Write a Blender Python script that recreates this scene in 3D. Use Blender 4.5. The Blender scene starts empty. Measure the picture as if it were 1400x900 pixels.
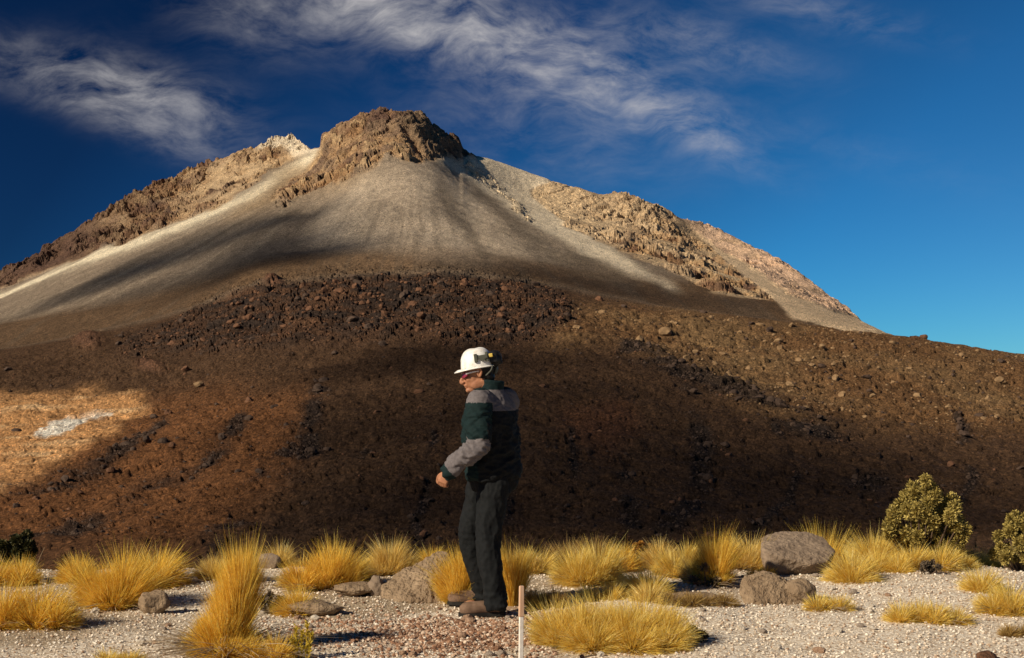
import bpy, math, random
import numpy as np
from mathutils import Vector, Matrix

random.seed(7); RNG = np.random.default_rng(11)
scene = bpy.context.scene
COL = scene.collection
R = math.radians

# ------------------------------------------------------------------ camera
EYE = 1.6                      # eye height above the terrace
cam_d = bpy.data.cameras.new('camera'); cam = bpy.data.objects.new('camera', cam_d)
COL.objects.link(cam); scene.camera = cam
cam.location = (0, 0, EYE); cam.rotation_euler = (R(90), 0, 0)
cam_d.lens = 50.0; cam_d.sensor_width = 36.0; cam_d.shift_y = 50/1400
cam_d.clip_start = 0.1; cam_d.clip_end = 30000
FPX = 1944.0

# ------------------------------------------------------------------ light
SUN_AZ, SUN_EL = -126.0, 31.0
SUN = Vector((math.sin(R(SUN_AZ))*math.cos(R(SUN_EL)), math.cos(R(SUN_AZ))*math.cos(R(SUN_EL)), math.sin(R(SUN_EL))))
sd = bpy.data.lights.new('sun', 'SUN'); sun = bpy.data.objects.new('sun', sd); COL.objects.link(sun)
sd.energy = 5.0; sd.angle = R(0.53); sd.color = (1.0, 0.86, 0.66)
sun.rotation_euler = SUN.to_track_quat('Z', 'Y').to_euler()
sun.location = (-30, -20, 40)
scene.cycles.transparent_max_bounces = 64
scene.view_settings.view_transform = 'Standard'; scene.view_settings.look = 'None'
scene.view_settings.exposure = 0.24; scene.view_settings.gamma = 1.0

# ------------------------------------------------------------------ node helpers
class NT:
    def __init__(s, tree): s.t = tree; s.n = tree.nodes; s.l = tree.links
    def node(s, kind, **kw):
        n = s.n.new(kind)
        for k, v in kw.items(): setattr(n, k, v)
        return n
    def put(s, sock, v):
        if hasattr(v, 'is_output') or isinstance(v, bpy.types.NodeSocket): s.l.new(v, sock)
        else: sock.default_value = v
    def math(s, op, a, b=0.0, c=None, clamp=False):
        n = s.node('ShaderNodeMath', operation=op, use_clamp=clamp)
        s.put(n.inputs[0], a); s.put(n.inputs[1], b)
        if c is not None: s.put(n.inputs[2], c)
        return n.outputs[0]
    def noise(s, vec, scale, detail=4, rough=0.55, dist=0.0, col=False):
        n = s.node('ShaderNodeTexNoise')
        if vec is not None: s.l.new(vec, n.inputs['Vector'])
        n.inputs['Scale'].default_value = scale; n.inputs['Detail'].default_value = detail
        n.inputs['Roughness'].default_value = rough; n.inputs['Distortion'].default_value = dist
        return n.outputs['Color' if col else 'Fac']
    def ramp(s, fac, stops, interp='LINEAR'):
        n = s.node('ShaderNodeValToRGB'); cr = n.color_ramp; cr.interpolation = interp
        while len(cr.elements) < len(stops): cr.elements.new(0.5)
        for e, (p, c) in zip(cr.elements, stops):
            e.position = p; e.color = (*c, 1) if len(c) == 3 else c
        s.put(n.inputs[0], fac); return n.outputs[0]
    def maprange(s, v, a, b, c=0.0, d=1.0, smooth=False):
        n = s.node('ShaderNodeMapRange', clamp=True)
        if smooth: n.interpolation_type = 'SMOOTHSTEP'
        s.put(n.inputs[0], v)
        for i, x in enumerate((a, b, c, d)): n.inputs[i+1].default_value = x
        return n.outputs[0]
    def mix(s, fac, a, b, mode='MIX'):
        n = s.node('ShaderNodeMix', data_type='RGBA', blend_type=mode)
        s.put(n.inputs[0], fac); s.put(n.inputs[6], a); s.put(n.inputs[7], b)
        return n.outputs[2]
    def bump(s, h, strength, dist):
        n = s.node('ShaderNodeBump'); n.inputs['Strength'].default_value = strength
        n.inputs['Distance'].default_value = dist; s.l.new(h, n.inputs['Height']); return n.outputs[0]

def rgba(c): return (c[0], c[1], c[2], 1.0)

def new_mat(name):
    m = bpy.data.materials.new(name); m.use_nodes = True
    t = NT(m.node_tree); b = t.n['Principled BSDF']
    b.inputs['Roughness'].default_value = 0.85; b.inputs['Specular IOR Level'].default_value = 0.2
    return m, t, b

# ------------------------------------------------------------------ sky
world = bpy.data.worlds.new('World'); scene.world = world; world.use_nodes = True
wt = NT(world.node_tree); bg = wt.n['Background']; wout = wt.n['World Output']
sky = wt.node('ShaderNodeTexSky', sky_type='NISHITA', sun_disc=False)
sky.sun_elevation = R(SUN_EL); sky.sun_rotation = R(SUN_AZ % 360)
sky.altitude = 5000; sky.air_density = 1.0; sky.dust_density = 0.05; sky.ozone_density = 3.0
tc = wt.node('ShaderNodeTexCoord'); D = tc.outputs['Generated']
sx = wt.node('ShaderNodeSeparateXYZ'); wt.l.new(D, sx.inputs[0])
# the deep, polarised blue of high-altitude air: darkest at right angles to the sun
dotn = wt.node('ShaderNodeVectorMath', operation='DOT_PRODUCT'); wt.l.new(D, dotn.inputs[0]); dotn.inputs[1].default_value = SUN
pol = wt.maprange(wt.math('ABSOLUTE', dotn.outputs['Value']), 0.20, 0.84, 0.0, 1.0)
polc = wt.ramp(pol, [(0.0, (0.034, 0.135, 0.265)), (0.3, (0.07, 0.32, 0.57)), (0.6, (0.17, 0.72, 1.02)), (0.8, (0.30, .80, 1.02)), (1.0, (0.12, 0.45, 0.62))])
skyc = wt.mix(1.0, sky.outputs[0], polc, 'MULTIPLY')
# high cirrus, laid out by compass direction and elevation
yy = wt.math('MAXIMUM', sx.outputs[1], 0.05)
U = wt.math('DIVIDE', sx.outputs[0], yy); V = wt.math('DIVIDE', sx.outputs[2], yy)
def blob(px, py, lx, ly, ang, amp):
    u0, v0 = (px-700)/FPX, (500-py)/FPX
    du = wt.math('SUBTRACT', U, u0); dv = wt.math('SUBTRACT', V, v0)
    c, s = math.cos(R(ang)), math.sin(R(ang))
    a = wt.math('ADD', wt.math('MULTIPLY', du, c*FPX/lx), wt.math('MULTIPLY', dv, -s*FPX/lx))
    b = wt.math('ADD', wt.math('MULTIPLY', du, s*FPX/ly), wt.math('MULTIPLY', dv, c*FPX/ly))
    r2 = wt.math('ADD', wt.math('MULTIPLY', a, a), wt.math('MULTIPLY', b, b))
    return wt.math('MULTIPLY', wt.math('EXPONENT', wt.math('MULTIPLY', r2, -1.0)), amp)
blobs = [(520, 10, 190, 50, 6, .95), (690, 65, 180, 55, 16, .95), (850, 120, 150, 45, 22, .7), (960, 185, 110, 28, 28, .5),
         (950, 55, 150, 35, 14, .7), (1120, 15, 160, 26, 12, .55), (110, 105, 190, 38, 14, .72), (240, 150, 120, 50, 26, .6), (170, 170, 160, 24, 20, .42),
         (740, 185, 190, 65, 15, .42), (1150, 200, 240, 40, 15, .16), (330, 30, 120, 50, 20, .35)]
msk = None
for b in blobs:
    v = blob(*b); msk = v if msk is None else wt.math('ADD', msk, v)
cv = wt.node('ShaderNodeCombineXYZ'); wt.l.new(U, cv.inputs[0]); wt.l.new(V, cv.inputs[1])
warp = wt.noise(cv.outputs[0], 9.0, 3, 0.5, col=True)
wv = wt.node('ShaderNodeVectorMath', operation='MULTIPLY_ADD'); wt.l.new(warp, wv.inputs[0]); wv.inputs[1].default_value = (.06, .06, 0); wt.l.new(cv.outputs[0], wv.inputs[2])
mp = wt.node('ShaderNodeMapping'); wt.l.new(wv.outputs[0], mp.inputs[0]); mp.inputs['Rotation'].default_value = (0, 0, R(24)); mp.inputs['Scale'].default_value = (15, 35, 1); mp.inputs['Location'].default_value = (3.7, 1.3, 0)
n1 = wt.noise(mp.outputs[0], 1.0, 10, 0.66, 0.25)
mp2 = wt.node('ShaderNodeMapping'); wt.l.new(wv.outputs[0], mp2.inputs[0]); mp2.inputs['Rotation'].default_value = (0, 0, R(-22)); mp2.inputs['Scale'].default_value = (30, 58, 1)
n2 = wt.noise(mp2.outputs[0], 1.0, 6, 0.6, 0.3)
nn = wt.math('ADD', wt.math('MULTIPLY', n1, 0.72), wt.math('MULTIPLY', n2, 0.28))
wisp = wt.maprange(nn, 0.37, 0.71, 0.0, 1.0)
dens = wt.math('POWER', wt.math('MULTIPLY', wt.math('MINIMUM', msk, 1.15), wisp), 1.35)
skyc = wt.mix(wt.math('MULTIPLY', dens, 0.76, clamp=True), skyc, (9.6, 9.2, 9.0, 1))
wt.l.new(skyc, bg.inputs['Color']); bg.inputs['Strength'].default_value = 0.055

# ------------------------------------------------------------------ numpy noise
_perm = np.random.default_rng(3).permutation(512).astype(np.int64)
_perm = np.concatenate([_perm, _perm, _perm])
_grad = np.random.default_rng(4).normal(size=(512, 3)); _grad /= np.linalg.norm(_grad, axis=1)[:, None]
def _h(i, j, k): return _perm[(_perm[(_perm[i & 511] + j) & 511] + k) & 511]
def perlin(p):
    p = np.asarray(p, float); i = np.floor(p).astype(np.int64); f = p - i
    u = f*f*f*(f*(f*6-15)+10); out = 0
    for dx in (0, 1):
        wx = u[..., 0] if dx else 1-u[..., 0]
        for dy in (0, 1):
            wy = u[..., 1] if dy else 1-u[..., 1]
            for dz in (0, 1):
                wz = u[..., 2] if dz else 1-u[..., 2]
                g = _grad[_h(i[..., 0]+dx, i[..., 1]+dy, i[..., 2]+dz)]
                d = (g[..., 0]*(f[..., 0]-dx) + g[..., 1]*(f[..., 1]-dy) + g[..., 2]*(f[..., 2]-dz))
                out = out + wx*wy*wz*d
    return out*1.6
def fbm(p, octv=5, gain=0.5, ridged=False):
    a, s, out = 1.0, 1.0, 0.0
    for o in range(octv):
        n = perlin(np.asarray(p)*s + o*17.3)
        out = out + a*((1-2*np.abs(n)) if ridged else n); a *= gain; s *= 2.03
    return out
_joff = np.random.default_rng(5).random((512, 3))
def worley(p):
    """distance to nearest feature point and a random value of that cell"""
    p = np.asarray(p, float); i = np.floor(p).astype(np.int64); f = p - i
    best = np.full(p.shape[:-1], 9.0); sec = best.copy(); val = np.zeros_like(best)
    for dx in (-1, 0, 1):
        for dy in (-1, 0, 1):
            for dz in (-1, 0, 1):
                h = _h(i[..., 0]+dx, i[..., 1]+dy, i[..., 2]+dz)
                o = _joff[h]
                d = (f[..., 0]-dx-o[..., 0])**2 + (f[..., 1]-dy-o[..., 1])**2 + (f[..., 2]-dz-o[..., 2])**2
                m = d < best
                sec = np.where(m, best, np.minimum(sec, d)); val = np.where(m, o[..., 0], val); best = np.where(m, d, best)
    return np.sqrt(best), np.sqrt(sec), val

# ------------------------------------------------------------------ mesh helpers
def mesh_np(name, V_, F_, mats=(), smooth=True, mi=None, col=None):
    """V_ (n,3), F_ (m,k) arrays -> mesh"""
    me = bpy.data.meshes.new(name)
    V_ = np.ascontiguousarray(V_, np.float32); F_ = np.ascontiguousarray(F_, np.int32)
    k = F_.shape[1]
    me.vertices.add(len(V_)); me.vertices.foreach_set('co', V_.ravel())
    me.loops.add(F_.size); me.loops.foreach_set('vertex_index', F_.ravel())
    me.polygons.add(len(F_)); me.polygons.foreach_set('loop_start', np.arange(len(F_), dtype=np.int32)*k)
    for m in mats: me.materials.append(m)
    if mi is not None: me.polygons.foreach_set('material_index', np.asarray(mi, np.int32))
    me.update(calc_edges=True); me.validate()
    me.polygons.foreach_set('use_smooth', np.full(len(me.polygons), smooth))
    if col is not None:
        a = me.color_attributes.new('tone', 'FLOAT_COLOR', 'POINT')
        c = np.ones((len(V_), 4), np.float32); c[:, :3] = col; a.data.foreach_set('color', c.ravel())
    return me
def link(name, me, parent=None, loc=(0, 0, 0), rot=(0, 0, 0)):
    o = bpy.data.objects.new(name, me); COL.objects.link(o)
    if parent is not None: o.parent = parent
    o.location = loc; o.rotation_euler = rot
    return o
def tag(o, label=None, cat=None, group=None, kind=None):
    if label: o['label'] = label
    if cat: o['category'] = cat
    if group: o['group'] = group
    if kind: o['kind'] = kind
    return o
def thing(name, label, cat, loc=(0, 0, 0), group=None, rot=(0, 0, 0)):
    return tag(link(name, None, None, loc, rot), label, cat, group)
def grid_faces(nr, nc, flip=False):
    i = np.arange(nr*nc).reshape(nr, nc)
    f = np.stack([i[:-1, :-1], i[:-1, 1:], i[1:, 1:], i[1:, :-1]], -1).reshape(-1, 4)
    return f[:, ::-1] if flip else f

# ------------------------------------------------------------------ terrace ground
def edge_y(x): return 11.35 + 0.35*np.sin(x*0.9+0.5) + 0.25*np.sin(x*2.3)
def ground_z(x, y):
    x = np.asarray(x, float); y = np.asarray(y, float)
    p = np.stack([x, y, np.zeros_like(x)], -1)
    z = 0.035*perlin(p*0.8+3) + 0.014*perlin(p*2.7+9)
    d = np.maximum(0, y-edge_y(x)); z = z - 0.42*d*(d/(d+.35))
    return z
def gz(x, y): return float(ground_z(np.array([x]), np.array([y]))[0])
def spread(lo, hi, step, far_lo, far_hi):
    mid = np.arange(lo, hi+1e-6, step); a, b = [], []
    s = step; v = hi
    while v < far_hi: s *= 1.25; v += s; b.append(v)
    s = step; v = lo
    while v > far_lo: s *= 1.25; v -= s; a.append(v)
    return np.concatenate([a[::-1], mid, b])
gx = spread(-5.4, 5.4, 0.022, -220, 220); gy = spread(7.0, 12.6, 0.022, -160, 46)
GX, GY = np.meshgrid(gx, gy)
GZ = ground_z(GX, GY)
near = (np.abs(GX) < 5.6) & (GY > 6.8) & (GY < 13)
P = np.stack([GX, GY, GX*0], -1)
w1, w2, wv_ = worley(P[near]*np.array([14, 14, 1.]))
peb = np.clip(0.55-w1, 0, 1)*0.013*(wv_**2)
w1b, _, wvb = worley(P[near]*np.array([34, 34, 1.])+7)
peb2 = np.clip(0.6-w1b, 0, 1)*0.016*wvb*.7
GZ[near] += peb + peb2
red = np.exp(-(((GX-(-0.42))/0.75)**2 + ((GY-8.35)/0.38)**2)) + 0.7*np.exp(-(((GX-0.05)/0.5)**2+((GY-9.2)/0.35)**2))
red = red*(0.75+0.5*perlin(P*3+5))
dirt = np.clip(0.45+1.5*fbm(P*0.75+31, 4)+0.35*np.clip((GY-9.6)/2, -0.6, 1), 0, 1)*0.55
dirt = dirt + .16 - .34/(1+np.exp(-(GX-.3)*2.2))
gm, t, b = new_mat('white_gravel')
geo = t.node('ShaderNodeNewGeometry').outputs['Position']
at = t.node('ShaderNodeVertexColor', layer_name='tone').outputs[0]
sp = t.node('ShaderNodeSeparateColor'); t.l.new(at, sp.inputs[0])
vor = t.node('ShaderNodeTexVoronoi'); t.l.new(geo, vor.inputs['Vector']); vor.inputs['Scale'].default_value = 55
sv = t.node('ShaderNodeSeparateColor'); t.l.new(vor.outputs['Color'], sv.inputs[0])
stone = t.ramp(sv.outputs[0], [(0.0, (.40, .30, .21)), (.25, (.62, .52, .40)), (.6, (.76, .68, .56)), (1, (.86, .81, .71))])
fine = t.noise(geo, 160, 3, .6)
stone = t.mix(t.maprange(fine, .35, .65, 0.0, .45), stone, rgba((.40, .30, .21)))
redc = t.ramp(sv.outputs[1], [(0, (.17, .09, .055)), (.6, (.36, .22, .14)), (1, (.55, .42, .31))])
dirtc = t.ramp(fine, [(.3, (.20, .14, .08)), (.7, (.36, .27, .17))])
n = t.noise(geo, 9, 5, .65)
c = t.mix(t.math('MULTIPLY', t.maprange(t.math('ADD', sp.outputs[1], t.math('MULTIPLY', n, .6)), .45, .9), .8), stone, dirtc)
c = t.mix(t.maprange(t.math('ADD', sp.outputs[0], t.math('MULTIPLY', n, .7)), .55, 1.05, 0, .9), c, redc)
t.l.new(c, b.inputs['Base Color'])
h = t.math('ADD', t.math('MULTIPLY', t.math('SUBTRACT', .5, vor.outputs['Distance']), .6), t.math('MULTIPLY', fine, .5))
t.l.new(t.bump(h, .8, .012), b.inputs['Normal'])
ground = link('ground', mesh_np('ground', np.stack([GX, GY, GZ], -1).reshape(-1, 3), grid_faces(len(gy), len(gx)), [gm],
              col=np.stack([red, dirt, red*0], -1).reshape(-1, 3)))
tag(ground, kind='structure')

def on_ground(px, py):
    """where the line of sight through a photo pixel meets the level terrace"""
    Y = EYE*FPX/(py-500.0); return (px-700)/FPX*Y, Y

# ------------------------------------------------------------------ mountain
def L(*pts): a = np.array(pts, float); return a[:, 0], a[:, 1]
def lin(px, pts): xs, ys = L(*pts); return np.interp(px, xs, ys)
PX = np.concatenate([np.linspace(-1150, -60, 160, endpoint=False), np.arange(-60, 1460, 1.25), np.linspace(1460, 2550, 160)])
sky_pts = [(-1150, 800), (-600, 620), (-300, 500), (0, 376), (51, 344), (113, 310), (154, 282), (206, 256), (261, 234), (343, 202), (380, 191), (401, 191), (425, 203),
           (438, 200), (442, 187), (448, 182), (466, 171), (501, 157), (527, 151), (562, 148), (579, 155), (591, 170), (610, 180), (628, 190), (633, 203), (651, 213), (672, 218),
           (706, 231), (760, 249), (792, 256), (820, 267), (846, 265), (871, 269), (897, 278), (923, 295), (936, 300), (971, 311), (1018, 333), (1057, 353),
           (1089, 372), (1125, 399), (1150, 419), (1177, 438), (1221, 459), (1300, 482), (1400, 505), (1700, 560), (2550, 640)]
ld_pts = [(-1150, 640), (-600, 560), (-300, 510), (0, 478), (100, 462), (200, 440), (300, 412), (350, 392), (450, 381), (600, 376), (700, 385), (800, 402), (900, 418),
          (1000, 430), (1100, 443), (1221, 460), (1311, 473), (1400, 486), (1700, 520), (2550, 590)]
sky_y = lin(PX, sky_pts); ld = lin(PX, ld_pts)
k = np.exp(-0.5*(np.arange(-30, 31)/12.0)**2); k /= k.sum()
ld = np.convolve(np.pad(ld, 30, mode='edge'), k, 'valid')
lc = lin(PX, [(-1150, 690), (-300, 600), (0, 560), (200, 545), (400, 500), (600, 482), (800, 486), (1000, 512), (1200, 540), (1400, 560), (1700, 590), (2550, 650)])
lc = np.convolve(np.pad(lc, 30, mode='edge'), k, 'valid')
Ysky = np.convolve(np.pad(lin(PX, [(-1150, 1000), (0, 1150), (300, 1200), (410, 1190), (445, 1060), (560, 1030), (640, 1080), (720, 1120), (800, 1095), (930, 1075), (950, 1110), (1000, 1090), (1180, 930), (1221, 900), (1400, 900), (2550, 900)]), 30, mode='edge'), k, 'valid')
cone = np.exp(-((PX-590)/200)**2)
Y6 = 860 - 70*cone - 110*np.clip((PX-760)/380, 0, 1)**1.2; w6 = 0.44
py6 = ld + (sky_y-ld)*w6
py6 = np.convolve(np.pad(py6, 30, mode='edge'), k, 'valid')
py6 = np.maximum(py6, sky_y+2)
ks = np.exp(-0.5*(np.arange(-60, 61)/20.0)**2); ks /= ks.sum()
sm = np.convolve(np.pad(sky_y, 60, mode='edge'), ks, 'valid')
py6b = np.maximum(sm + np.clip(.4*(py6-sm), 2, 34), sky_y+1.5); py6b = np.minimum(py6b, np.maximum(py6-.5, sky_y+1)); Y6b = Y6 + (Ysky-Y6)*.80
one = np.ones_like(PX)
Yk = np.stack([one*60, one*150, one*230, one*330, one*450, one*600, Y6, Y6b, Ysky, Ysky+350], 0)
pk = np.stack([one*850, one*806, one*742, (742*.42+lc*.58), lc, ld, py6, py6b, sky_y, sky_y+170], 0)
def pchip(yk, s):
    K = yk.shape[0]; d = np.diff(yk, axis=0); m = np.zeros_like(yk)
    prod = d[:-1]*d[1:]; m[1:-1] = np.where(prod > 0, 2*prod/(d[:-1]+d[1:]+1e-12*np.sign(d[:-1]+d[1:]+1e-20)), 0)
    m[0] = d[0]; m[-1] = d[-1]
    i = np.clip(np.floor(s).astype(int), 0, K-2); f = (s-i)[:, None]
    y0, y1, m0, m1 = yk[i], yk[i+1], m[i], m[i+1]
    return y0*(2*f**3-3*f**2+1) + m0*(f**3-2*f**2+f) + y1*(3*f**2-2*f**3) + m1*(f**3-f**2)
cnt = [6, 26, 90, 90, 84, 90, 90, 56, 14]
S = np.concatenate([kk + np.linspace(0, 1, n_, endpoint=False) for kk, n_ in enumerate(cnt)] + [[len(cnt)-1e-6]])
MY = pchip(Yk, S); MPY = pchip(pk, S); MPX = np.broadcast_to(PX, MY.shape).copy()
MX = (MPX-700)/FPX*MY; MZ = EYE + (500-MPY)/FPX*MY
BASE = np.stack([MX, MY, MZ], -1)
nr, nc = MY.shape

_wc = {}
def warps(freq):
    if freq not in _wc: _wc[freq] = (fbm(BASE*freq+11, 3), fbm(BASE*freq+57, 3))
    return _wc[freq]
def poly_mask(pts, warp=6.0, blur=3, freq=0.03):
    wx_, wy_ = warps(freq); qx = MPX + warp*wx_; qy = MPY + warp*0.8*wy_
    ins = np.zeros(MPX.shape, bool); n_ = len(pts)
    for a in range(n_):
        (x1, y1), (x2, y2) = pts[a], pts[(a+1) % n_]
        if y1 == y2: continue
        c_ = ((y1 > qy) != (y2 > qy)) & (qx < (x2-x1)*(qy-y1)/(y2-y1)+x1); ins ^= c_
    return blurm(ins.astype(float), blur)
def blurm(m, r):
    if r <= 0: return m
    for ax in (0, 1):
        kk = np.ones(2*r+1)/(2*r+1)
        for _ in range(2):
            pad = [(0, 0), (0, 0)]; pad[ax] = (r, r)
            c_ = np.cumsum(np.pad(m, pad, mode='edge'), axis=ax)
            z_ = np.zeros_like(np.take(c_, [0], axis=ax)); c_ = np.concatenate([z_, c_], axis=ax)
            n_ = m.shape[ax]
            m = (np.take(c_, range(2*r+1, 2*r+1+n_), axis=ax)-np.take(c_, range(0, n_), axis=ax))/(2*r+1)
    return m
def line_mask(pts, w0, w1=None, warp=6, freq=0.03):
    w1 = w0 if w1 is None else w1
    wx_, wy_ = warps(freq); qx = MPX + warp*wx_; qy = MPY + warp*0.8*wy_
    best = np.zeros(MPX.shape); n_ = len(pts)-1
    for a in range(n_):
        (x1, y1), (x2, y2) = pts[a], pts[a+1]; dx, dy = x2-x1, y2-y1
        tt = np.clip(((qx-x1)*dx+(qy-y1)*dy)/(dx*dx+dy*dy), 0, 1)
        d = np.hypot(qx-x1-tt*dx, qy-y1-tt*dy); w = w0+(w1-w0)*(a+tt)/n_
        best = np.maximum(best, np.exp(-(d/w)**2))
    return best

ridge_left = poly_mask([(-500, 640), (-200, 470), (0, 366), (51, 335), (113, 300), (154, 272), (206, 246), (261, 224), (343, 192), (380, 180), (401, 180), (425, 198), (395, 218),
                        (345, 250), (300, 283), (240, 304), (180, 330), (110, 352), (50, 374), (0, 392), (-200, 490)], 5, 2)
cap = poly_mask([(345, 205), (380, 180), (405, 180), (432, 204), (405, 212), (380, 200)], 4, 2)
strip = line_mask([(445, 207), (400, 232), (345, 268), (275, 298), (200, 327), (100, 364), (0, 405), (-200, 480)], 9.5, 2.2, 3)
plug = poly_mask([(432, 206), (440, 180), (501, 146), (562, 138), (596, 160), (640, 184), (656, 213), (600, 213), (580, 222), (550, 220), (530, 214), (500, 236), (450, 255), (385, 282), (372, 268), (420, 236)], 5, 2)
pale = poly_mask([(595, 217), (655, 210), (700, 222), (770, 246), (745, 262), (775, 300), (830, 335), (900, 382), (935, 398), (880, 380), (800, 348), (720, 302), (650, 250)], 4, 5)
rib = line_mask([(640, 226), (680, 258), (724, 298)], 8, 7, 5)
ridge_mid = poly_mask([(730, 262), (760, 246), (792, 248), (846, 256), (897, 268), (928, 296), (960, 326), (1000, 362), (1040, 396), (1066, 420), (1030, 410), (980, 402), (930, 378), (870, 352), (810, 327), (765, 300)], 6, 2)
ridge_far = poly_mask([(930, 290), (971, 300), (1018, 322), (1089, 360), (1150, 408), (1184, 436), (1140, 427), (1080, 402), (1020, 362), (975, 336), (945, 314)], 3, 2)
tan = poly_mask([(940, 312), (975, 336), (1020, 362), (1080, 402), (1140, 427), (1184, 437), (1225, 458), (1150, 451), (1085, 434), (1066, 420), (1040, 396), (1000, 362), (960, 328)], 2, 2)
lava = poly_mask([(160, 480), (240, 430), (335, 390), (380, 380), (500, 372), (620, 368), (720, 384), (785, 412), (775, 448), (700, 466), (560, 458), (420, 468), (300, 476), (200, 492)], 14, 8)
knob = np.maximum.reduce([np.exp(-(((MPX-cx)/rx)**2+((MPY-cy)/ry)**2)) for cx, cy, rx, ry in [(122, 468, 22, 12), (205, 503, 20, 8), (1256, 461, 16, 5), (374, 388, 16, 5)]])
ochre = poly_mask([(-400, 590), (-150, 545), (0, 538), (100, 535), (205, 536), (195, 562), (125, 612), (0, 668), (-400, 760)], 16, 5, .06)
chalk = np.maximum(poly_mask([(43, 598), (60, 578), (92, 566), (120, 569), (110, 583), (86, 595)], 5, 1, .12), .8*line_mask([(112, 569), (150, 563)], 4, 3, 3, .12)); chalk = chalk*np.clip(1.9-2.0*np.clip(fbm(BASE*.3+71, 3), 0, 1), 0, 1)
rust = poly_mask([(-300, 640), (0, 600), (210, 545), (440, 530), (400, 620), (330, 720), (250, 770), (-300, 790)], 20, 16)
rust2 = poly_mask([(760, 560), (860, 545), (880, 590), (830, 615), (780, 600)], 10, 8)
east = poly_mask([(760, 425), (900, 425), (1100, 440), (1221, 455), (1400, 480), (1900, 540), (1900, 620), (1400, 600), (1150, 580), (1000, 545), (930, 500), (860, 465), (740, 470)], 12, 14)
dune = blurm(((MPY < ld[None]-2) & (MPY > sky_y[None]-5)).astype(float), 3)
streams = [([(440, 525), (425, 600), (395, 655), (335, 718), (295, 755)], 11, 24), ([(335, 575), (275, 640), (200, 668), (100, 722), (30, 755)], 8, 17), ([(225, 585), (150, 638), (85, 664), (0, 695), (-100, 730)], 8, 15),
           ([(592, 590), (582, 670), (575, 745)], 5, 9), ([(940, 540), (962, 620), (958, 680), (905, 745)], 14, 18), ([(1060, 590), (1092, 640), (1080, 680), (1035, 722)], 5, 7),
           ([(782, 590), (786, 650), (772, 705)], 5, 6), ([(850, 650), (872, 722)], 12, 14), ([(860, 475), (1000, 525), (1110, 590), (1190, 650)], 14, 24), ([(500, 610), (490, 700)], 8, 12),
           ([(320, 690), (360, 640), (400, 610)], 6, 8), ([(700, 640), (690, 720)], 6, 9), ([(1310, 540), (1330, 640), (1300, 700)], 7, 10)]
stream = np.zeros(MPX.shape)
for pts, a, b_ in streams: stream = np.maximum(stream, line_mask(pts, a, b_, 9))
stream *= np.clip(fbm(BASE*.03+91, 4)*1.8+.75, 0, 1)

# heights: rocky zones get blocky relief, screes stay smooth with faint runnels
rocky = np.clip(ridge_left + plug + ridge_mid + 0.8*ridge_far, 0, 1)
n_big = fbm(BASE*0.012+2, 4); n_mid = fbm(BASE*0.05+5, 4)
wA, wA2, wAv = worley(BASE*np.array([.055, .055, .075]) + 0.35*perlin(BASE*0.05)[..., None])
wB, wB2, wBv = worley(BASE*np.array([.15, .15, .2]) + 3)
wC, wC2, wCv = worley(BASE*np.array([.34, .34, .42]) + 8)
rdg = fbm(BASE*np.array([.035, .03, .05])+13, 5, .55, True); crk = np.clip((wB2-wB)*3, 0, 1)
blocks = (wAv-0.5)*6.5 + (wBv-0.5)*4.0 + (wCv-.5)*1.6 + (crk-.6)*1.6 + (rdg-.3)*3.6 + n_mid*2.2
blocks -= (blocks*rocky).sum()/rocky.sum() + .8; crop = np.clip(fbm(BASE*.022+61, 4)*1.5+.62, 0, 1); crop = np.maximum(crop, .75*plug)
crop = crop*(1-ridge_mid*np.clip((865-MPX)/120, 0, .85)); disp = rocky*(blocks*0.95)*(1-.25*plug)*(.15+.85*crop)*np.where(ridge_far > .4, .45, 1.0) + ridge_far*rdg*1.2
disp += np.clip(rib-0.25, 0, 1)*((wBv-.45)*4.0+.6)
disp += lava*((wBv-.5)*1.7 + (crk-.6)*.6 + (wAv-.5)*1.5 + (wCv-.5)*1.3 + (rdg-.3)*1.0)
disp += knob*(3.0 + (wBv-.5)*3.5)*np.where(MPX > 1000, .55, 1.0)
disp += np.clip(stream, 0, 1)*((wCv-.5)*.8)
scree = dune*(1-np.clip(rocky+lava, 0, 1))
cave = line_mask([(556, 170), (562, 185), (572, 200)], 9, 6, 3); disp -= 7*cave; crag = line_mask([(385, 276), (440, 250), (490, 230), (525, 214), (560, 214)], 8, 6, 5); disp += crag*((wBv-.3)*7)
disp += scree*(n_big*2.0 + 0.25*perlin(BASE*0.25))
slope_rough = (1-dune)*(1-lava)
ramp_ = np.clip((MPY-ld[None])/20, 0, 1)
disp += slope_rough*ramp_*((wCv-.5)*.75 + (.5-wC)*.35 + fbm(BASE*0.02+4, 4)*2.6 + 0.55*fbm(BASE*0.22+1, 3) + np.clip(wCv-.72, 0, 1)*np.clip(.6-wC, 0, 1)*3.2)
hum = np.clip(east*1.0, 0, 1); disp += hum*((wBv-.5)*1.1+(.5-wB)*.9 + (wCv-.6)*.6)
amp_far = np.clip((S-1.2)/0.8, 0, 1)[:, None]; disp *= amp_far
nrm = np.array([-0.12, -0.55, 0.82])
MV = BASE + disp[..., None]*nrm

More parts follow.
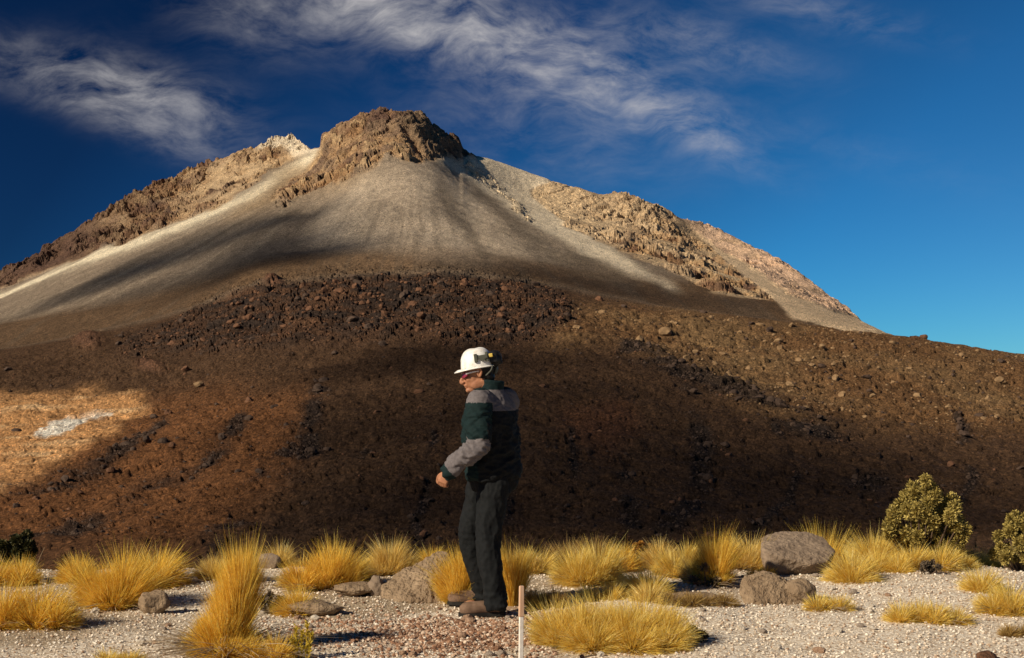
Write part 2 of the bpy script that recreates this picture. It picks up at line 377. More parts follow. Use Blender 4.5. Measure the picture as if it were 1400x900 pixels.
def blend(c, col, m):
    m = np.clip(m, 0, 1)[..., None]; return c*(1-m) + np.asarray(col)*m
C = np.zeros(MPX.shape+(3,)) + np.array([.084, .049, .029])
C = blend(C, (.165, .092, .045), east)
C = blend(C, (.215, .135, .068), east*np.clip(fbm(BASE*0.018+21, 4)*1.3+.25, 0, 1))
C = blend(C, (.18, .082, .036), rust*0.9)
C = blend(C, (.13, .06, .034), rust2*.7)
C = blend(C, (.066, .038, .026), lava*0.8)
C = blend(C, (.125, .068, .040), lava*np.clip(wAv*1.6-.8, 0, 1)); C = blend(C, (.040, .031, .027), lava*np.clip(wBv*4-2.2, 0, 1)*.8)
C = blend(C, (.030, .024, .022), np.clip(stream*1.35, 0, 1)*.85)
# upper cone: pale ash in the middle, brown skirt, grey flanks
C = blend(C, (.225, .178, .134), dune)
core = poly_mask([(470, 250), (560, 222), (620, 225), (700, 300), (780, 352), (700, 368), (560, 358), (440, 352), (430, 320)], 16, 16)
C = blend(C, (.58, .475, .36), core*dune*(.75+.35*fbm(BASE*np.array([.03, .008, .008])+9, 3)))
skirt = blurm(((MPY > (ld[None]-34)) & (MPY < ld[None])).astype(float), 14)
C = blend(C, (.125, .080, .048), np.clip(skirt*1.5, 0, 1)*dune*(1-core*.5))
C = blend(C, (.20, .125, .070), line_mask([(330, 380), (450, 352), (560, 360)], 13, 16)*.6*dune)
runn = fbm(np.stack([(MPX-575)/np.maximum(MPY-170, 25)*11, MPY*0.008, MPX*0], -1), 5, .62)
C = blend(C, (.125, .10, .075), dune*(1-rocky)*np.clip(runn*.7-.08, 0, .3)*np.clip((MPY-225)/70, 0, 1)); C = blend(C, (.40, .33, .24), dune*(1-rocky)*np.clip(-runn*.8-.12, 0, .25)*np.clip((MPY-225)/70, 0, 1)*np.clip(1-skirt*2, 0, 1))
dark_run = np.maximum(line_mask([(600, 262), (640, 320), (665, 355)], 14, 9, 10), line_mask([(655, 262), (700, 310), (760, 350), (860, 385)], 9, 15, 10))
C = blend(C, (.12, .095, .07), dark_run*.6)
C = blend(C, (.68, .60, .45), np.clip(strip*1.15, 0, 1)*dune)
C = blend(C, (.70, .60, .45), pale*.95)
side = poly_mask([(400, 222), (520, 235), (440, 265), (300, 300), (350, 270)], 10, 8)
C = blend(C, (.34, .24, .14), side*.7)
rockc = blend(np.zeros(C.shape)+np.array([.31, .185, .095]), (.16, .09, .06), np.clip(wAv*1.6-.6, 0, 1))
rockc = blend(rockc, (.46, .32, .18), np.clip(wBv*2-1.1, 0, 1))
rockc = blend(rockc, (.11, .068, .055), np.clip(fbm(BASE*.03+77, 4)*2.0-.15, 0, .85))
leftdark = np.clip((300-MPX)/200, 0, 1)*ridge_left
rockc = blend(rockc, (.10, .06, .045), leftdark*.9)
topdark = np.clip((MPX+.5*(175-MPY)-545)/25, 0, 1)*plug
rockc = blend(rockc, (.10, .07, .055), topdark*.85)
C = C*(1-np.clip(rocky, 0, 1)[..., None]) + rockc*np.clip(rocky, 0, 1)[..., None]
C = blend(C, (.50, .37, .23), rocky*(1-crop)*.8*(1-leftdark)); C = blend(C, (.58, .44, .28), ridge_mid*np.clip(fbm(BASE*.02+40, 3)+.3+(880-MPX)/260, 0, .8))
C = blend(C, (.72, .62, .47), cap*.85)
C = blend(C, (.60, .42, .30), np.clip(ridge_far*1.1, 0, 1)*np.clip(.25+.8*wAv+.3*wBv, 0, .9))
C = blend(C, (.62, .47, .31), tan)
C = blend(C, (.42, .32, .2), np.clip(rib-.3, 0, 1)*wBv)
C = blend(C, (.13, .07, .045), np.clip(knob*1.6-.3, 0, 1))
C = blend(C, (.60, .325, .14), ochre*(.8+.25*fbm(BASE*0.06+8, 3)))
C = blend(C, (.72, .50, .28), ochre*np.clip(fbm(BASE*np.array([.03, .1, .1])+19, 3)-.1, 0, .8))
C = blend(C, (.74, .70, .62), chalk)

mm, t, b = new_mat('volcanic_slope')
geo = t.node('ShaderNodeNewGeometry').outputs['Position']
at = t.node('ShaderNodeVertexColor', layer_name='tone').outputs[0]
mpg = t.node('ShaderNodeMapping'); t.l.new(geo, mpg.inputs[0]); mpg.inputs['Scale'].default_value = (1, .4, 1.2)
a1 = t.noise(mpg.outputs[0], 1.9, 8, .78); a2 = t.noise(mpg.outputs[0], 0.16, 5, .6)
f1 = t.maprange(a1, .28, .72, .42, 1.58); f2 = t.maprange(a2, .3, .7, .82, 1.18)
g = t.node('ShaderNodeCombineColor'); mul = t.math('MULTIPLY', f1, f2)
for i in range(3): t.l.new(mul, g.inputs[i])
c = t.mix(1.0, at, g.outputs[0], 'MULTIPLY')
vo = t.node('ShaderNodeTexVoronoi'); t.l.new(mpg.outputs[0], vo.inputs['Vector']); vo.inputs['Scale'].default_value = .8
vs = t.node('ShaderNodeSeparateColor'); t.l.new(vo.outputs['Color'], vs.inputs[0])
c = t.mix(t.math('MULTIPLY', t.maprange(vs.outputs[0], .72, .8), t.maprange(vo.outputs['Distance'], .35, .5, .6, 0)), c, t.mix(1.0, c, (.45, .45, .5, 1), 'MULTIPLY'))
vo2 = t.node('ShaderNodeTexVoronoi'); t.l.new(mpg.outputs[0], vo2.inputs['Vector']); vo2.inputs['Scale'].default_value = 2.1
vs2 = t.node('ShaderNodeSeparateColor'); t.l.new(vo2.outputs['Color'], vs2.inputs[0])
c = t.mix(.8, c, t.mix(1.0, c, t.ramp(vs2.outputs[0], [(0, (.45, .45, .47)), (.35, (.85, .85, .85)), (.8, (1.15, 1.13, 1.1)), (1, (1.75, 1.65, 1.5))]), 'MULTIPLY'))
t.l.new(c, b.inputs['Base Color']); b.inputs['Roughness'].default_value = 1.0; b.inputs['Specular IOR Level'].default_value = 0.05
hh = t.math('ADD', a1, t.math('MULTIPLY', a2, .8))
t.l.new(t.bump(hh, .85, 1.3), b.inputs['Normal'])
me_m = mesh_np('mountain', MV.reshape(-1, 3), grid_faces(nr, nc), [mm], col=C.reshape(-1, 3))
fr = np.clip(rocky+lava+rib, 0, 1); fr = .25*(fr[:-1, :-1]+fr[1:, :-1]+fr[:-1, 1:]+fr[1:, 1:]).ravel()
if len(me_m.polygons) == len(fr): me_m.polygons.foreach_set('use_smooth', fr < .35)     # broken rock keeps sharp facets
mountain = link('mountain', me_m)
tag(mountain, kind='structure')

row_ok = np.where((S > 1.9) & (S < 8.0))[0]
def on_mountain(px, py):
    """point of the slope seen through a photo pixel"""
    j = int(np.argmin(np.abs(PX-px))); d = np.abs(MPY[row_ok, j]-py); i = row_ok[int(np.argmin(d))]
    return Vector(MV[i, j]), i, j

# ------------------------------------------------------------------ clouds that shade the slope (beyond the left edge of the view)
def cloud_mat(alpha):
  global cm
  cm = bpy.data.materials.new('cloud_vapour'); cm.use_nodes = True; t = NT(cm.node_tree)
  out = t.n['Material Output']; t.n.remove(t.n['Principled BSDF'])
  df = t.node('ShaderNodeBsdfDiffuse'); df.inputs[0].default_value = (.9, .9, .92, 1)
  tr = t.node('ShaderNodeBsdfTransparent'); mx = t.node('ShaderNodeMixShader')
  lw = t.node('ShaderNodeLayerWeight'); lw.inputs[0].default_value = .5
  geo = t.node('ShaderNodeNewGeometry').outputs['Position']
  al = t.math('MULTIPLY', t.maprange(lw.outputs['Facing'], .05, .85, alpha, 0.0, True), t.maprange(t.noise(geo, .012, 4, .6), .3, .6, .55, 1.0))
  t.l.new(al, mx.inputs[0]); t.l.new(tr.outputs[0], mx.inputs[1]); t.l.new(df.outputs[0], mx.inputs[2]); t.l.new(mx.outputs[0], out.inputs['Surface'])
  return cm
def ico(sub):
    import bmesh
    bm = bmesh.new(); bmesh.ops.create_icosphere(bm, subdivisions=sub, radius=1.0)
    v = np.array([x.co[:] for x in bm.verts]); f = np.array([[q.index for q in x.verts] for x in bm.faces]); bm.free(); return v, f
ICO = {s: ico(s) for s in (1, 2, 3, 4)}
def cloud(puffs, dist, alpha):
    vs, fs, n0 = [], [], 0; v, f = ICO[3]
    for px, py, rad in puffs:
        p, _, _ = on_mountain(px, py); c_ = np.array(p + SUN*dist)
        d = 1+.28*fbm(v*1.6+px*.01, 3)[:, None]
        vs.append(v*d*np.array(rad)*np.array([1, 1, .8])+c_); fs.append(f+n0); n0 += len(v)
    o = link('cloud', mesh_np('cloud', np.concatenate(vs), np.concatenate(fs), [cloud_mat(alpha)])); tag(o, kind='structure'); return o
cloud([(490, 600, 30), (510, 680, 28), (540, 560, 40), (600, 640, 44), (700, 560, 46), (760, 660, 44), (860, 560, 44), (900, 660, 44), (1000, 620, 40), (1060, 700, 36),
       (1160, 690, 34), (1260, 710, 32), (1380, 700, 32), (620, 720, 34), (470, 720, 24), (760, 735, 30), (940, 735, 30), (660, 490, 36), (560, 490, 34), (800, 505, 36), (500, 505, 28),
       (1080, 640, 34), (1180, 640, 26)], 2600, .2)
cloud([(230, 345, 60), (290, 330, 56), (350, 318, 52), (400, 300, 40), (430, 320, 46), (330, 365, 46), (180, 375, 50), (260, 375, 50), (420, 350, 44), (110, 400, 46), (380, 340, 50), (460, 340, 30)], 4200, .36)
cloud([(790, 385, 42), (880, 396, 42), (720, 378, 30), (960, 412, 26)], 4000, .13)

# ------------------------------------------------------------------ rocks
def rock_mat(name, c1, c2, scale=3.0, bump=.6, bd=.03, island=False):
    m, t, b = new_mat(name)
    tcx = t.node('ShaderNodeTexCoord').outputs['Object']
    n = t.noise(tcx, scale, 8, .65, .3); f_ = t.noise(tcx, scale*7, 4, .6)
    c = t.ramp(n, [(.3, c1), (.7, c2)])
    sp_ = t.maprange(f_, .55, .75, 0, .5); c = t.mix(sp_, c, rgba([x*.5 for x in c1]))
    if island:
        g_ = t.node('ShaderNodeNewGeometry').outputs['Random Per Island']
        c = t.mix(1.0, c, t.ramp(g_, [(0, (.55, .5, .5)), (1, (1.5, 1.35, 1.2))]), 'MULTIPLY')
    t.l.new(c, b.inputs['Base Color']); t.l.new(t.bump(t.math('ADD', n, t.math('MULTIPLY', f_, .4)), bump, bd), b.inputs['Normal'])
    return m
M_grey = rock_mat('grey_rock', (.165, .12, .085), (.31, .235, .17), 5, .8, .03)
M_earth = rock_mat('earthy_rock', (.17, .115, .07), (.37, .27, .175), 6, 1.0, .05)
M_dark = rock_mat('dark_lava_rock', (.035, .024, .019), (.10, .062, .042), .8, .8, .3)
M_red = rock_mat('reddish_lava_rock', (.075, .037, .022), (.18, .088, .046), .8, .8, .3)
M_tan = rock_mat('tan_lava_rock', (.15, .09, .045), (.32, .21, .11), .8, .8, .3)
def rock_verts(seed, sub=4, rough=.25, facets=6, scale=(1, 1, 1), detail=.06):
    rr = np.random.default_rng(seed); v, f = ICO[sub]; v = v.copy()
    for _ in range(facets):                       # planar cuts give the broken faces
        nrm_ = rr.normal(size=3); nrm_ /= np.linalg.norm(nrm_); lim = rr.uniform(.55, .85)
        d = v@nrm_; v = v - np.clip(d-lim, 0, None)[:, None]*nrm_*.92
    v = v*(1 + rough*fbm(v*1.3+seed*3.1, 3)[:, None]*.5 + detail*fbm(v*5+seed, 3)[:, None])
    return v*np.array(scale), f
def boulder(px, pybase, w, h, mat, label, seed, depth=None, sub=4, facets=6, rot=0, group=None, name='boulder', tilt=0, sink=.12, rough=.25):
    x, Y = on_ground(px, pybase); sc = Y/FPX; W, H = w*sc, h*sc; Dp = depth if depth else W*.8
    v, f = rock_verts(seed, sub, rough, facets); a = R(rot)
    v = v@np.array([[math.cos(a), -math.sin(a), 0], [math.sin(a), math.cos(a), 0], [0, 0, 1]])
    a = R(tilt); v = v@np.array([[math.cos(a), 0, math.sin(a)], [0, 1, 0], [-math.sin(a), 0, math.cos(a)]])
    lo, hi = v.min(0), v.max(0); v = (v-(lo+hi)/2)/((hi-lo)); v[:, 2] += .5
    v *= np.array([W, Dp, H*(1+sink)]); v[:, 2] -= H*sink
    yc = Y + Dp*.42
    o = link(name, mesh_np(name, v, f, [mat]), None, (x, yc, gz(x, yc)))
    return tag(o, label, 'rock', group)
def hull_boulder(px, pybase, w, h, depth, pts, mat, label, seed, sink=.06, amp=.025):
    import bmesh
    x, Y = on_ground(px, pybase); sc = Y/FPX
    bm = bmesh.new()
    for p in pts: bm.verts.new((p[0]*w*sc, p[1]*depth, (p[2]*(1+sink)-sink)*h*sc))
    r_ = bmesh.ops.convex_hull(bm, input=bm.verts[:]); bmesh.ops.delete(bm, geom=[g for g in r_['geom_interior'] if isinstance(g, bmesh.types.BMVert)], context='VERTS')
    bmesh.ops.bevel(bm, geom=bm.edges[:], offset=.025*h*sc, segments=1, affect='EDGES')
    bmesh.ops.triangulate(bm, faces=bm.faces[:])
    for _ in range(5):
        lim = .045*h*sc; es_ = [e for e in bm.edges if e.calc_length() > lim]
        if not es_: break
        bmesh.ops.subdivide_edges(bm, edges=es_, cuts=1); bmesh.ops.triangulate(bm, faces=bm.faces[:])
    for _ in range(1): bmesh.ops.smooth_vert(bm, verts=bm.verts[:], factor=.3, use_axis_x=True, use_axis_y=True, use_axis_z=True)
    bm.normal_update(); v = np.array([q.co[:] for q in bm.verts]); nv = np.array([q.normal[:] for q in bm.verts])
    dd = amp*h*sc*(fbm(v*np.array([9, 9, 14])+seed, 5, .6)+.5*fbm(v*24+seed, 3, .5, True))
    for q, co in zip(bm.verts, v+nv*dd[:, None]): q.co = co
    me = bpy.data.meshes.new('boulder'); bm.to_mesh(me); bm.free(); me.materials.append(mat); me.polygons.foreach_set('use_smooth', np.zeros(len(me.polygons), bool))
    return tag(link('boulder', me, None, (x, Y, gz(x, Y))), label, 'rock')
hull_boulder(1099, 787, 106, 49, .55, [(-.5, .30, .72), (-.45, .12, .06), (-.25, .0, .52), (-.42, .05, .66), (.10, .02, .38), (.34, .14, .40), (.5, .45, .62), (.42, .85, .88), (.22, 1, 1.0), (-.16, 1, 1.0), (-.42, .75, .90), (-.2, .16, .0), (.30, .30, 0), (.46, .6, .22), (-.4, .8, 0)],
             M_grey, 'large grey flat-topped boulder with a dark shadow on its front, on white gravel', 21)
hull_boulder(1058, 823, 84, 38, .40, [(-.5, .3, .45), (-.46, .05, .0), (-.30, .0, .25), (-.40, .4, .92), (.0, .0, .18), (.05, .35, .98), (.30, .45, .80), (.5, .2, .30), (.48, .08, 0), (-.05, .75, 1.0), (.45, .9, .4), (-.4, 1, .3)],
             M_earth, 'low brown boulder sunk in gravel just in front of the large grey flat-topped boulder', 5, .08, .05)
hull_boulder(572, 824, 106, 56, .6, [(-.5, .35, .32), (-.46, .1, .0), (-.2, .0, .12), (.1, -.02, .1), (.45, .05, .0), (.5, .5, .35), (.36, .75, .98), (.22, .85, 1.0), (-.05, .7, .78), (-.38, .6, .50), (.12, .35, .60), (-.4, .95, 0), (.45, 1, 0)],
             M_earth, 'broad sloping earthy boulder behind the toes of the walking man', 13, .06, .05)
boulder(1098, 822, 46, 33, M_earth, 'small rounded brown rock against the right end of the low brown boulder', 8, .22, facets=4)
boulder(514, 816, 26, 28, M_grey, 'small grey rock at the left foot of the broad earthy boulder', 17, .14, facets=5)
boulder(207, 838, 46, 31, M_earth, 'pointed brown stone on gravel in front of a bushy golden tussock', 19, .2, facets=5, tilt=8)
boulder(1358, 757, 60, 34, M_grey, 'pale rounded boulder half hidden behind tussocks beside the right-hand shrub', 23, .3, facets=5)
boulder(366, 778, 34, 21, M_grey, 'small grey rock standing behind the tall plume of grass', 27, .14, facets=5)
boulder(428, 843, 84, 22, M_earth, 'low long brown stone under the drooping grass left of the man', 31, .25, facets=4)
boulder(484, 817, 62, 17, M_earth, 'flat low brown stone left of the broad earthy boulder, under the pointed-top tussock', 41, .3, facets=4)
boulder(1352, 905, 30, 15, M_red, 'reddish stone poking from gravel at the bottom right corner', 33, .12, facets=4)
boulder(948, 828, 96, 15, M_earth, 'low brown earth-covered stone behind the wide front tussock', 37, .22, facets=4)
boulder(975, 795, 24, 22, M_dark, 'small dark rock in the shade among the tussocks right of the man', 39, .12, facets=5)

# boulders and blocks of the slope: single objects for the largest, one mass for the rest
rock_meshes = {}
for key, mat in (('dark', M_dark), ('red', M_red), ('tan', M_tan)):
    rock_meshes[key] = []
    for q in range(5):
        v, f = rock_verts(100+q*7+len(key), 2, .5, 6, (1, RNG.uniform(.7, 1), RNG.uniform(.6, .95)))
        rock_meshes[key].append(mesh_np('slope_rock', v, f, [mat], smooth=False))
def slope_rock(px, py, size, key, label, group=None, squash=1.0):
    p, i, j = on_mountain(px, py); rr = size/2*p.y/FPX
    o = link('slope_rock', random.choice(rock_meshes[key]), None, p+Vector((0, 0, rr*.15)), (random.uniform(-.3, .3), random.uniform(-.3, .3), random.uniform(0, 6.28)))
    o.scale = (rr, rr, rr*squash); return tag(o, label, 'rock', group)
slope_rock(909, 452, 20, 'tan', 'lone tan block standing on the slope right above the hard hat, below the pale ridge', None)
slope_rock(1262, 461, 13, 'red', 'reddish square outcrop on the right skyline of the brown hill')
slope_rock(1243, 505, 12, 'tan', 'brown boulder isolated on the sunlit right-hand slope')
slope_rock(272, 528, 16, 'tan', 'tan rock at the right tip of the orange soil patch')
dens_r = np.clip(stream*1.8 + lava*.9 + east*.5 + .16 + .2*rust, 0, 1.8)*(1-ochre*.85)*(MPY > ld[None]+2)
dens_r[(S < 2.02) | (S > 5.2), :] = 0
dens_r[:, (PX < -40) | (PX > 1440)] = 0
prob = (dens_r**1.6).ravel(); prob /= prob.sum()
NRK = 9000
pick = RNG.choice(prob.size, NRK, p=prob)
sizes = (2.0 + RNG.pareto(2.5, NRK)*2.3); sizes = np.clip(sizes, 2.0, 14)*np.where(lava.ravel()[pick] > .5, 1.15, 1)
order = np.argsort(-sizes); pick = pick[order]; sizes = sizes[order]
mv = MV.reshape(-1, 3); mpx = MPX.ravel(); lv = lava.ravel(); es = east.ravel(); st = stream.ravel()
def kind_at(q):
    if lv[q] > .45: return 'red' if random.random() < .6 else 'dark'
    if st[q] > .5: return 'dark'
    if es[q] > .5: return random.choice(['tan', 'tan', 'dark'])
    return random.choice(['dark', 'red', 'dark'])
lab = {'dark': 'dark lava rock lying on the brown slope of the volcano', 'red': 'reddish brown lava block on the slope of the volcano', 'tan': 'tan weathered rock on the sunlit right-hand slope'}
for q, sz in zip(pick[:290], sizes[:290]):
    key = kind_at(q); p = Vector(mv[q]); rr = sz/2*p.y/FPX
    o = link('slope_rock', random.choice(rock_meshes[key]), None, p+Vector((0, 0, rr*.1)), (random.uniform(-.4, .4), random.uniform(-.4, .4), random.uniform(0, 6.28)))
    o.scale = (rr*random.uniform(.8, 1.2), rr, rr*random.uniform(.8, 1.1)); tag(o, lab[key], 'rock', 'rocks scattered over the volcano slope')
vs, fs, ms, n0 = [], [], [], 0; mi_ = {'dark': 0, 'red': 1, 'tan': 2}
vrs = [rock_verts(200+q, 1, .6, 5, (1, .85, .75)) for q in range(8)]
for q, sz in zip(pick[290:], sizes[290:]):
    key = kind_at(q); v, f = vrs[random.randrange(8)]; a = random.uniform(0, 6.28); rr = sz/2*mv[q, 1]/FPX
    Rm = np.array([[math.cos(a), -math.sin(a), 0], [math.sin(a), math.cos(a), 0], [0, 0, 1]])
    vs.append(v@Rm*rr+mv[q]+np.array([0, 0, rr*.1])); fs.append(f+n0); ms += [mi_[key]]*len(f); n0 += len(v)
o = link('scattered_rocks', mesh_np('scattered_rocks', np.concatenate(vs), np.concatenate(fs), [M_dark, M_red, M_tan], False, ms))
tag(o, 'small dark rubble strewn over the brown slope of the volcano', 'rubble', None, 'stuff')

# gravel and stones of the terrace
gm2, t, b = new_mat('loose_pebbles')
g_ = t.node('ShaderNodeNewGeometry').outputs['Random Per Island']
t.l.new(t.ramp(g_, [(0, (.26, .16, .10)), (.2, (.45, .33, .23)), (.5, (.64, .55, .44)), (1, (.80, .74, .64))]), b.inputs['Base Color'])
gm3, t, b = new_mat('reddish_pebbles')
g_ = t.node('ShaderNodeNewGeometry').outputs['Random Per Island']
t.l.new(t.ramp(g_, [(0, (.13, .065, .04)), (.6, (.34, .19, .115)), (1, (.58, .45, .34))]), b.inputs['Base Color'])
def pebbles(name, n_, fx, fy, smin, smax, mat, label, seed):
    rr = np.random.default_rng(seed); x = fx(rr, n_); y = fy(rr, n_, x)
    ok = (np.abs(x) < y*.42) & (y < edge_y(x)+.2); x, y = x[ok], y[ok]; n_ = len(x)
    z = ground_z(x, y); s = smin + (smax-smin)*rr.random(n_)**3.2; v, f = ICO[1]
    base = [rock_verts(300+q+seed, 1, .6, 5)[0] for q in range(6)]
    idx = rr.integers(0, 6, n_); Vv = np.stack(base)[idx]
    a = rr.random(n_)*6.28; ca, sa = np.cos(a), np.sin(a)
    X = Vv[..., 0]*ca[:, None]-Vv[..., 1]*sa[:, None]; Yv = Vv[..., 0]*sa[:, None]+Vv[..., 1]*ca[:, None]
    Vv = np.stack([X*s[:, None]+x[:, None], Yv*s[:, None]*.9+y[:, None], Vv[..., 2]*s[:, None]*.65+(z+s*.25+.004)[:, None]], -1)
    F = (f[None]+(np.arange(n_)*len(v))[:, None, None]).reshape(-1, 3)
    o = link(name, mesh_np(name, Vv.reshape(-1, 3), F, [mat], False)); return tag(o, label, 'gravel', None, 'stuff')
pebbles('gravel', 52000, lambda r, n_: r.uniform(-4.6, 4.6, n_), lambda r, n_, x: 7.2+5.0*r.random(n_), .003, .0125, gm2, 'loose whitish gravel covering the level ground', 1)
pebbles('red_gravel', 5200, lambda r, n_: r.normal(-.4, .5, n_), lambda r, n_, x: r.normal(8.5, .38, n_), .0035, .018, gm3, 'reddish brown stones scattered at the feet of the man', 2)
stone_meshes = [mesh_np('stone', *rock_verts(400+q, 2, .4, 6, (1, .85, .65)), [rock_mat('stone_%d' % q, c1, c2, 2, .6, .1)], False)
                for q, (c1, c2) in enumerate([((.5, .42, .33), (.74, .67, .57)), ((.30, .18, .11), (.48, .32, .22)), ((.26, .2, .16), (.42, .35, .28)), ((.2, .1, .06), (.36, .2, .12))])]
stn_lab = ['pale whitish stone lying loose on the gravel', 'pinkish brown stone lying loose on the gravel', 'grey stone lying loose on the gravel', 'rust coloured stone lying loose on the gravel']
for q in range(170):
    if q < 40: px, py, ki = random.gauss(635, 35), random.uniform(842, 890), random.choice([1, 3, 3])
    else: px, py, ki = random.uniform(0, 1400), random.uniform(780, 900), random.choice([0, 0, 1, 2])
    x, Y = on_ground(px, py); s = .011+.03*random.random()**2
    o = link('stone', stone_meshes[ki], None, (x, Y, gz(x, Y)+s*.35), (0, random.uniform(-.2, .2), random.uniform(0, 6.28))); o.scale = (s, s, s)
    tag(o, stn_lab[ki], 'stone', 'loose stones on the gravel')
x, Y = on_ground(827, 884); o = link('stone', stone_meshes[0], None, (x, Y, gz(x, Y)+.012)); o.scale = (.032, .028, .03)
tag(o, 'white stone just below the front edge of the widest tussock', 'stone')

# ------------------------------------------------------------------ grass
def grass_mat(name, stops, trans=.42):
    m = bpy.data.materials.new(name); m.use_nodes = True; t = NT(m.node_tree); b = t.n['Principled BSDF']; out = t.n['Material Output']
    g_ = t.node('ShaderNodeNewGeometry').outputs['Random Per Island']
    c = t.ramp(g_, stops); t.l.new(c, b.inputs['Base Color']); b.inputs['Roughness'].default_value = .6; b.inputs['Specular IOR Level'].default_value = .25
    ts = t.node('ShaderNodeBsdfTranslucent'); t.l.new(c, ts.inputs[0]); mx = t.node('ShaderNodeMixShader'); mx.inputs[0].default_value = trans
    t.l.new(b.outputs[0], mx.inputs[1]); t.l.new(ts.outputs[0], mx.inputs[2]); t.l.new(mx.outputs[0], out.inputs['Surface']); return m
G_gold = grass_mat('golden_grass', [(0, (.50, .26, .045)), (.3, (.80, .50, .06)), (.7, (.90, .65, .10)), (1, (.94, .80, .28))])
G_yell = grass_mat('yellow_grass', [(0, (.50, .31, .06)), (.3, (.80, .56, .10)), (.7, (.90, .72, .18)), (1, (.94, .84, .42))])
G_straw = grass_mat('straw_grass', [(0, (.40, .25, .08)), (.35, (.74, .50, .11)), (.7, (.86, .66, .20)), (1, (.92, .82, .42))])
G_dull = grass_mat('dull_grass', [(0, (.22, .12, .04)), (.4, (.40, .25, .07)), (1, (.58, .42, .15))])
G_dead = grass_mat('dead_grass', [(0, (.16, .11, .07)), (.5, (.33, .25, .16)), (1, (.50, .41, .29))])
G_green = grass_mat('greenish_stalks', [(0, (.30, .24, .03)), (.5, (.55, .42, .05)), (1, (.70, .52, .08))])
def blades(n_, root, d, length, droop, width, seed, wob=.08):
    """n_ curved tapering blades; root, d (n_,3); returns verts, faces"""
    rr = np.random.default_rng(seed); ts = np.array([0, .4, .75, 1.0])
    out = d*np.array([1, 1, 0]); out /= (np.linalg.norm(out, axis=1)[:, None]+1e-6)
    out = out + rr.normal(size=(n_, 3))*.4*np.array([1, 1, .2])
    side = rr.normal(size=(n_, 3)); side -= (side*d).sum(1)[:, None]*d; side /= np.linalg.norm(side, axis=1)[:, None]
    Pn = root[:, None] + length[:, None, None]*(ts[None, :, None]*d[:, None] + (ts**2)[None, :, None]*droop[:, None, None]*(out*.9-np.array([0, 0, .55]))[:, None])
    Pn += rr.normal(size=(n_, 1, 3))*wob*length[:, None, None]*(ts**2)[None, :, None]
    w = width*np.array([1, .9, .6, .12])[None, :, None]
    A = Pn-side[:, None]*w/2; B = Pn+side[:, None]*w/2
    V_ = np.stack([A, B], 2).reshape(n_, 8, 3)
    F = np.array([[0, 1, 3, 2], [2, 3, 5, 4], [4, 5, 7, 6]]); F = (F[None]+(np.arange(n_)*8)[:, None, None]).reshape(-1, 4)
    return V_.reshape(-1, 3), F
def tuft(rx, ry, h, lean, n_, seed, width, spreadf=1.0, upright=0.0):
    """a dome of blades filling an ellipse rx x ry and rising to h"""
    rr = np.random.default_rng(seed)
    a = rr.random(n_)*6.28; r = np.sqrt(rr.random(n_))
    rad = np.stack([np.cos(a), np.sin(a), np.zeros(n_)], 1)
    root = rad*r[:, None]*np.array([rx, ry, 0])*.5
    k_ = min(1.0, (min(rx, ry)/h)/.5)
    tilt = (r**1.1*1.42*spreadf*k_+rr.normal(size=n_)*.10)*(1-upright)
    d = rad*np.sin(tilt)[:, None] + np.array([0, 0, 1])*np.cos(tilt)[:, None]
    re = max(rx, .30*h)*1.08
    env = 1/np.sqrt(((d[:, 0]**2+d[:, 1]**2)/re**2)+(d[:, 2]/h)**2)
    cl = rr.normal(size=(26, 2))*np.array([rx, ry])*.30; ci = np.argmin(((root[:, None, :2]-cl[None])**2).sum(2), 1)
    d += (rr.normal(size=(26, 3))*np.array([.15, .15, .04]))[ci]*(1-.75*upright)
    d += np.array([lean[0], lean[1], 0]) + np.clip(rr.normal(size=(n_, 3)), -1.7, 1.7)*.065*(1-.6*upright)
    d /= np.linalg.norm(d, axis=1)[:, None]
    length = np.maximum(env-.35*r*max(rx, ry)*np.sin(np.abs(tilt)), .30*h)*(.76+.27*rr.random(n_))
    root[:, 2] -= .01
    return blades(n_, root, d, length*(1+.06*rr.normal(size=26))[ci], (.06+.30*rr.random(n_)**1.5)*(1-.8*upright), width, seed+1)
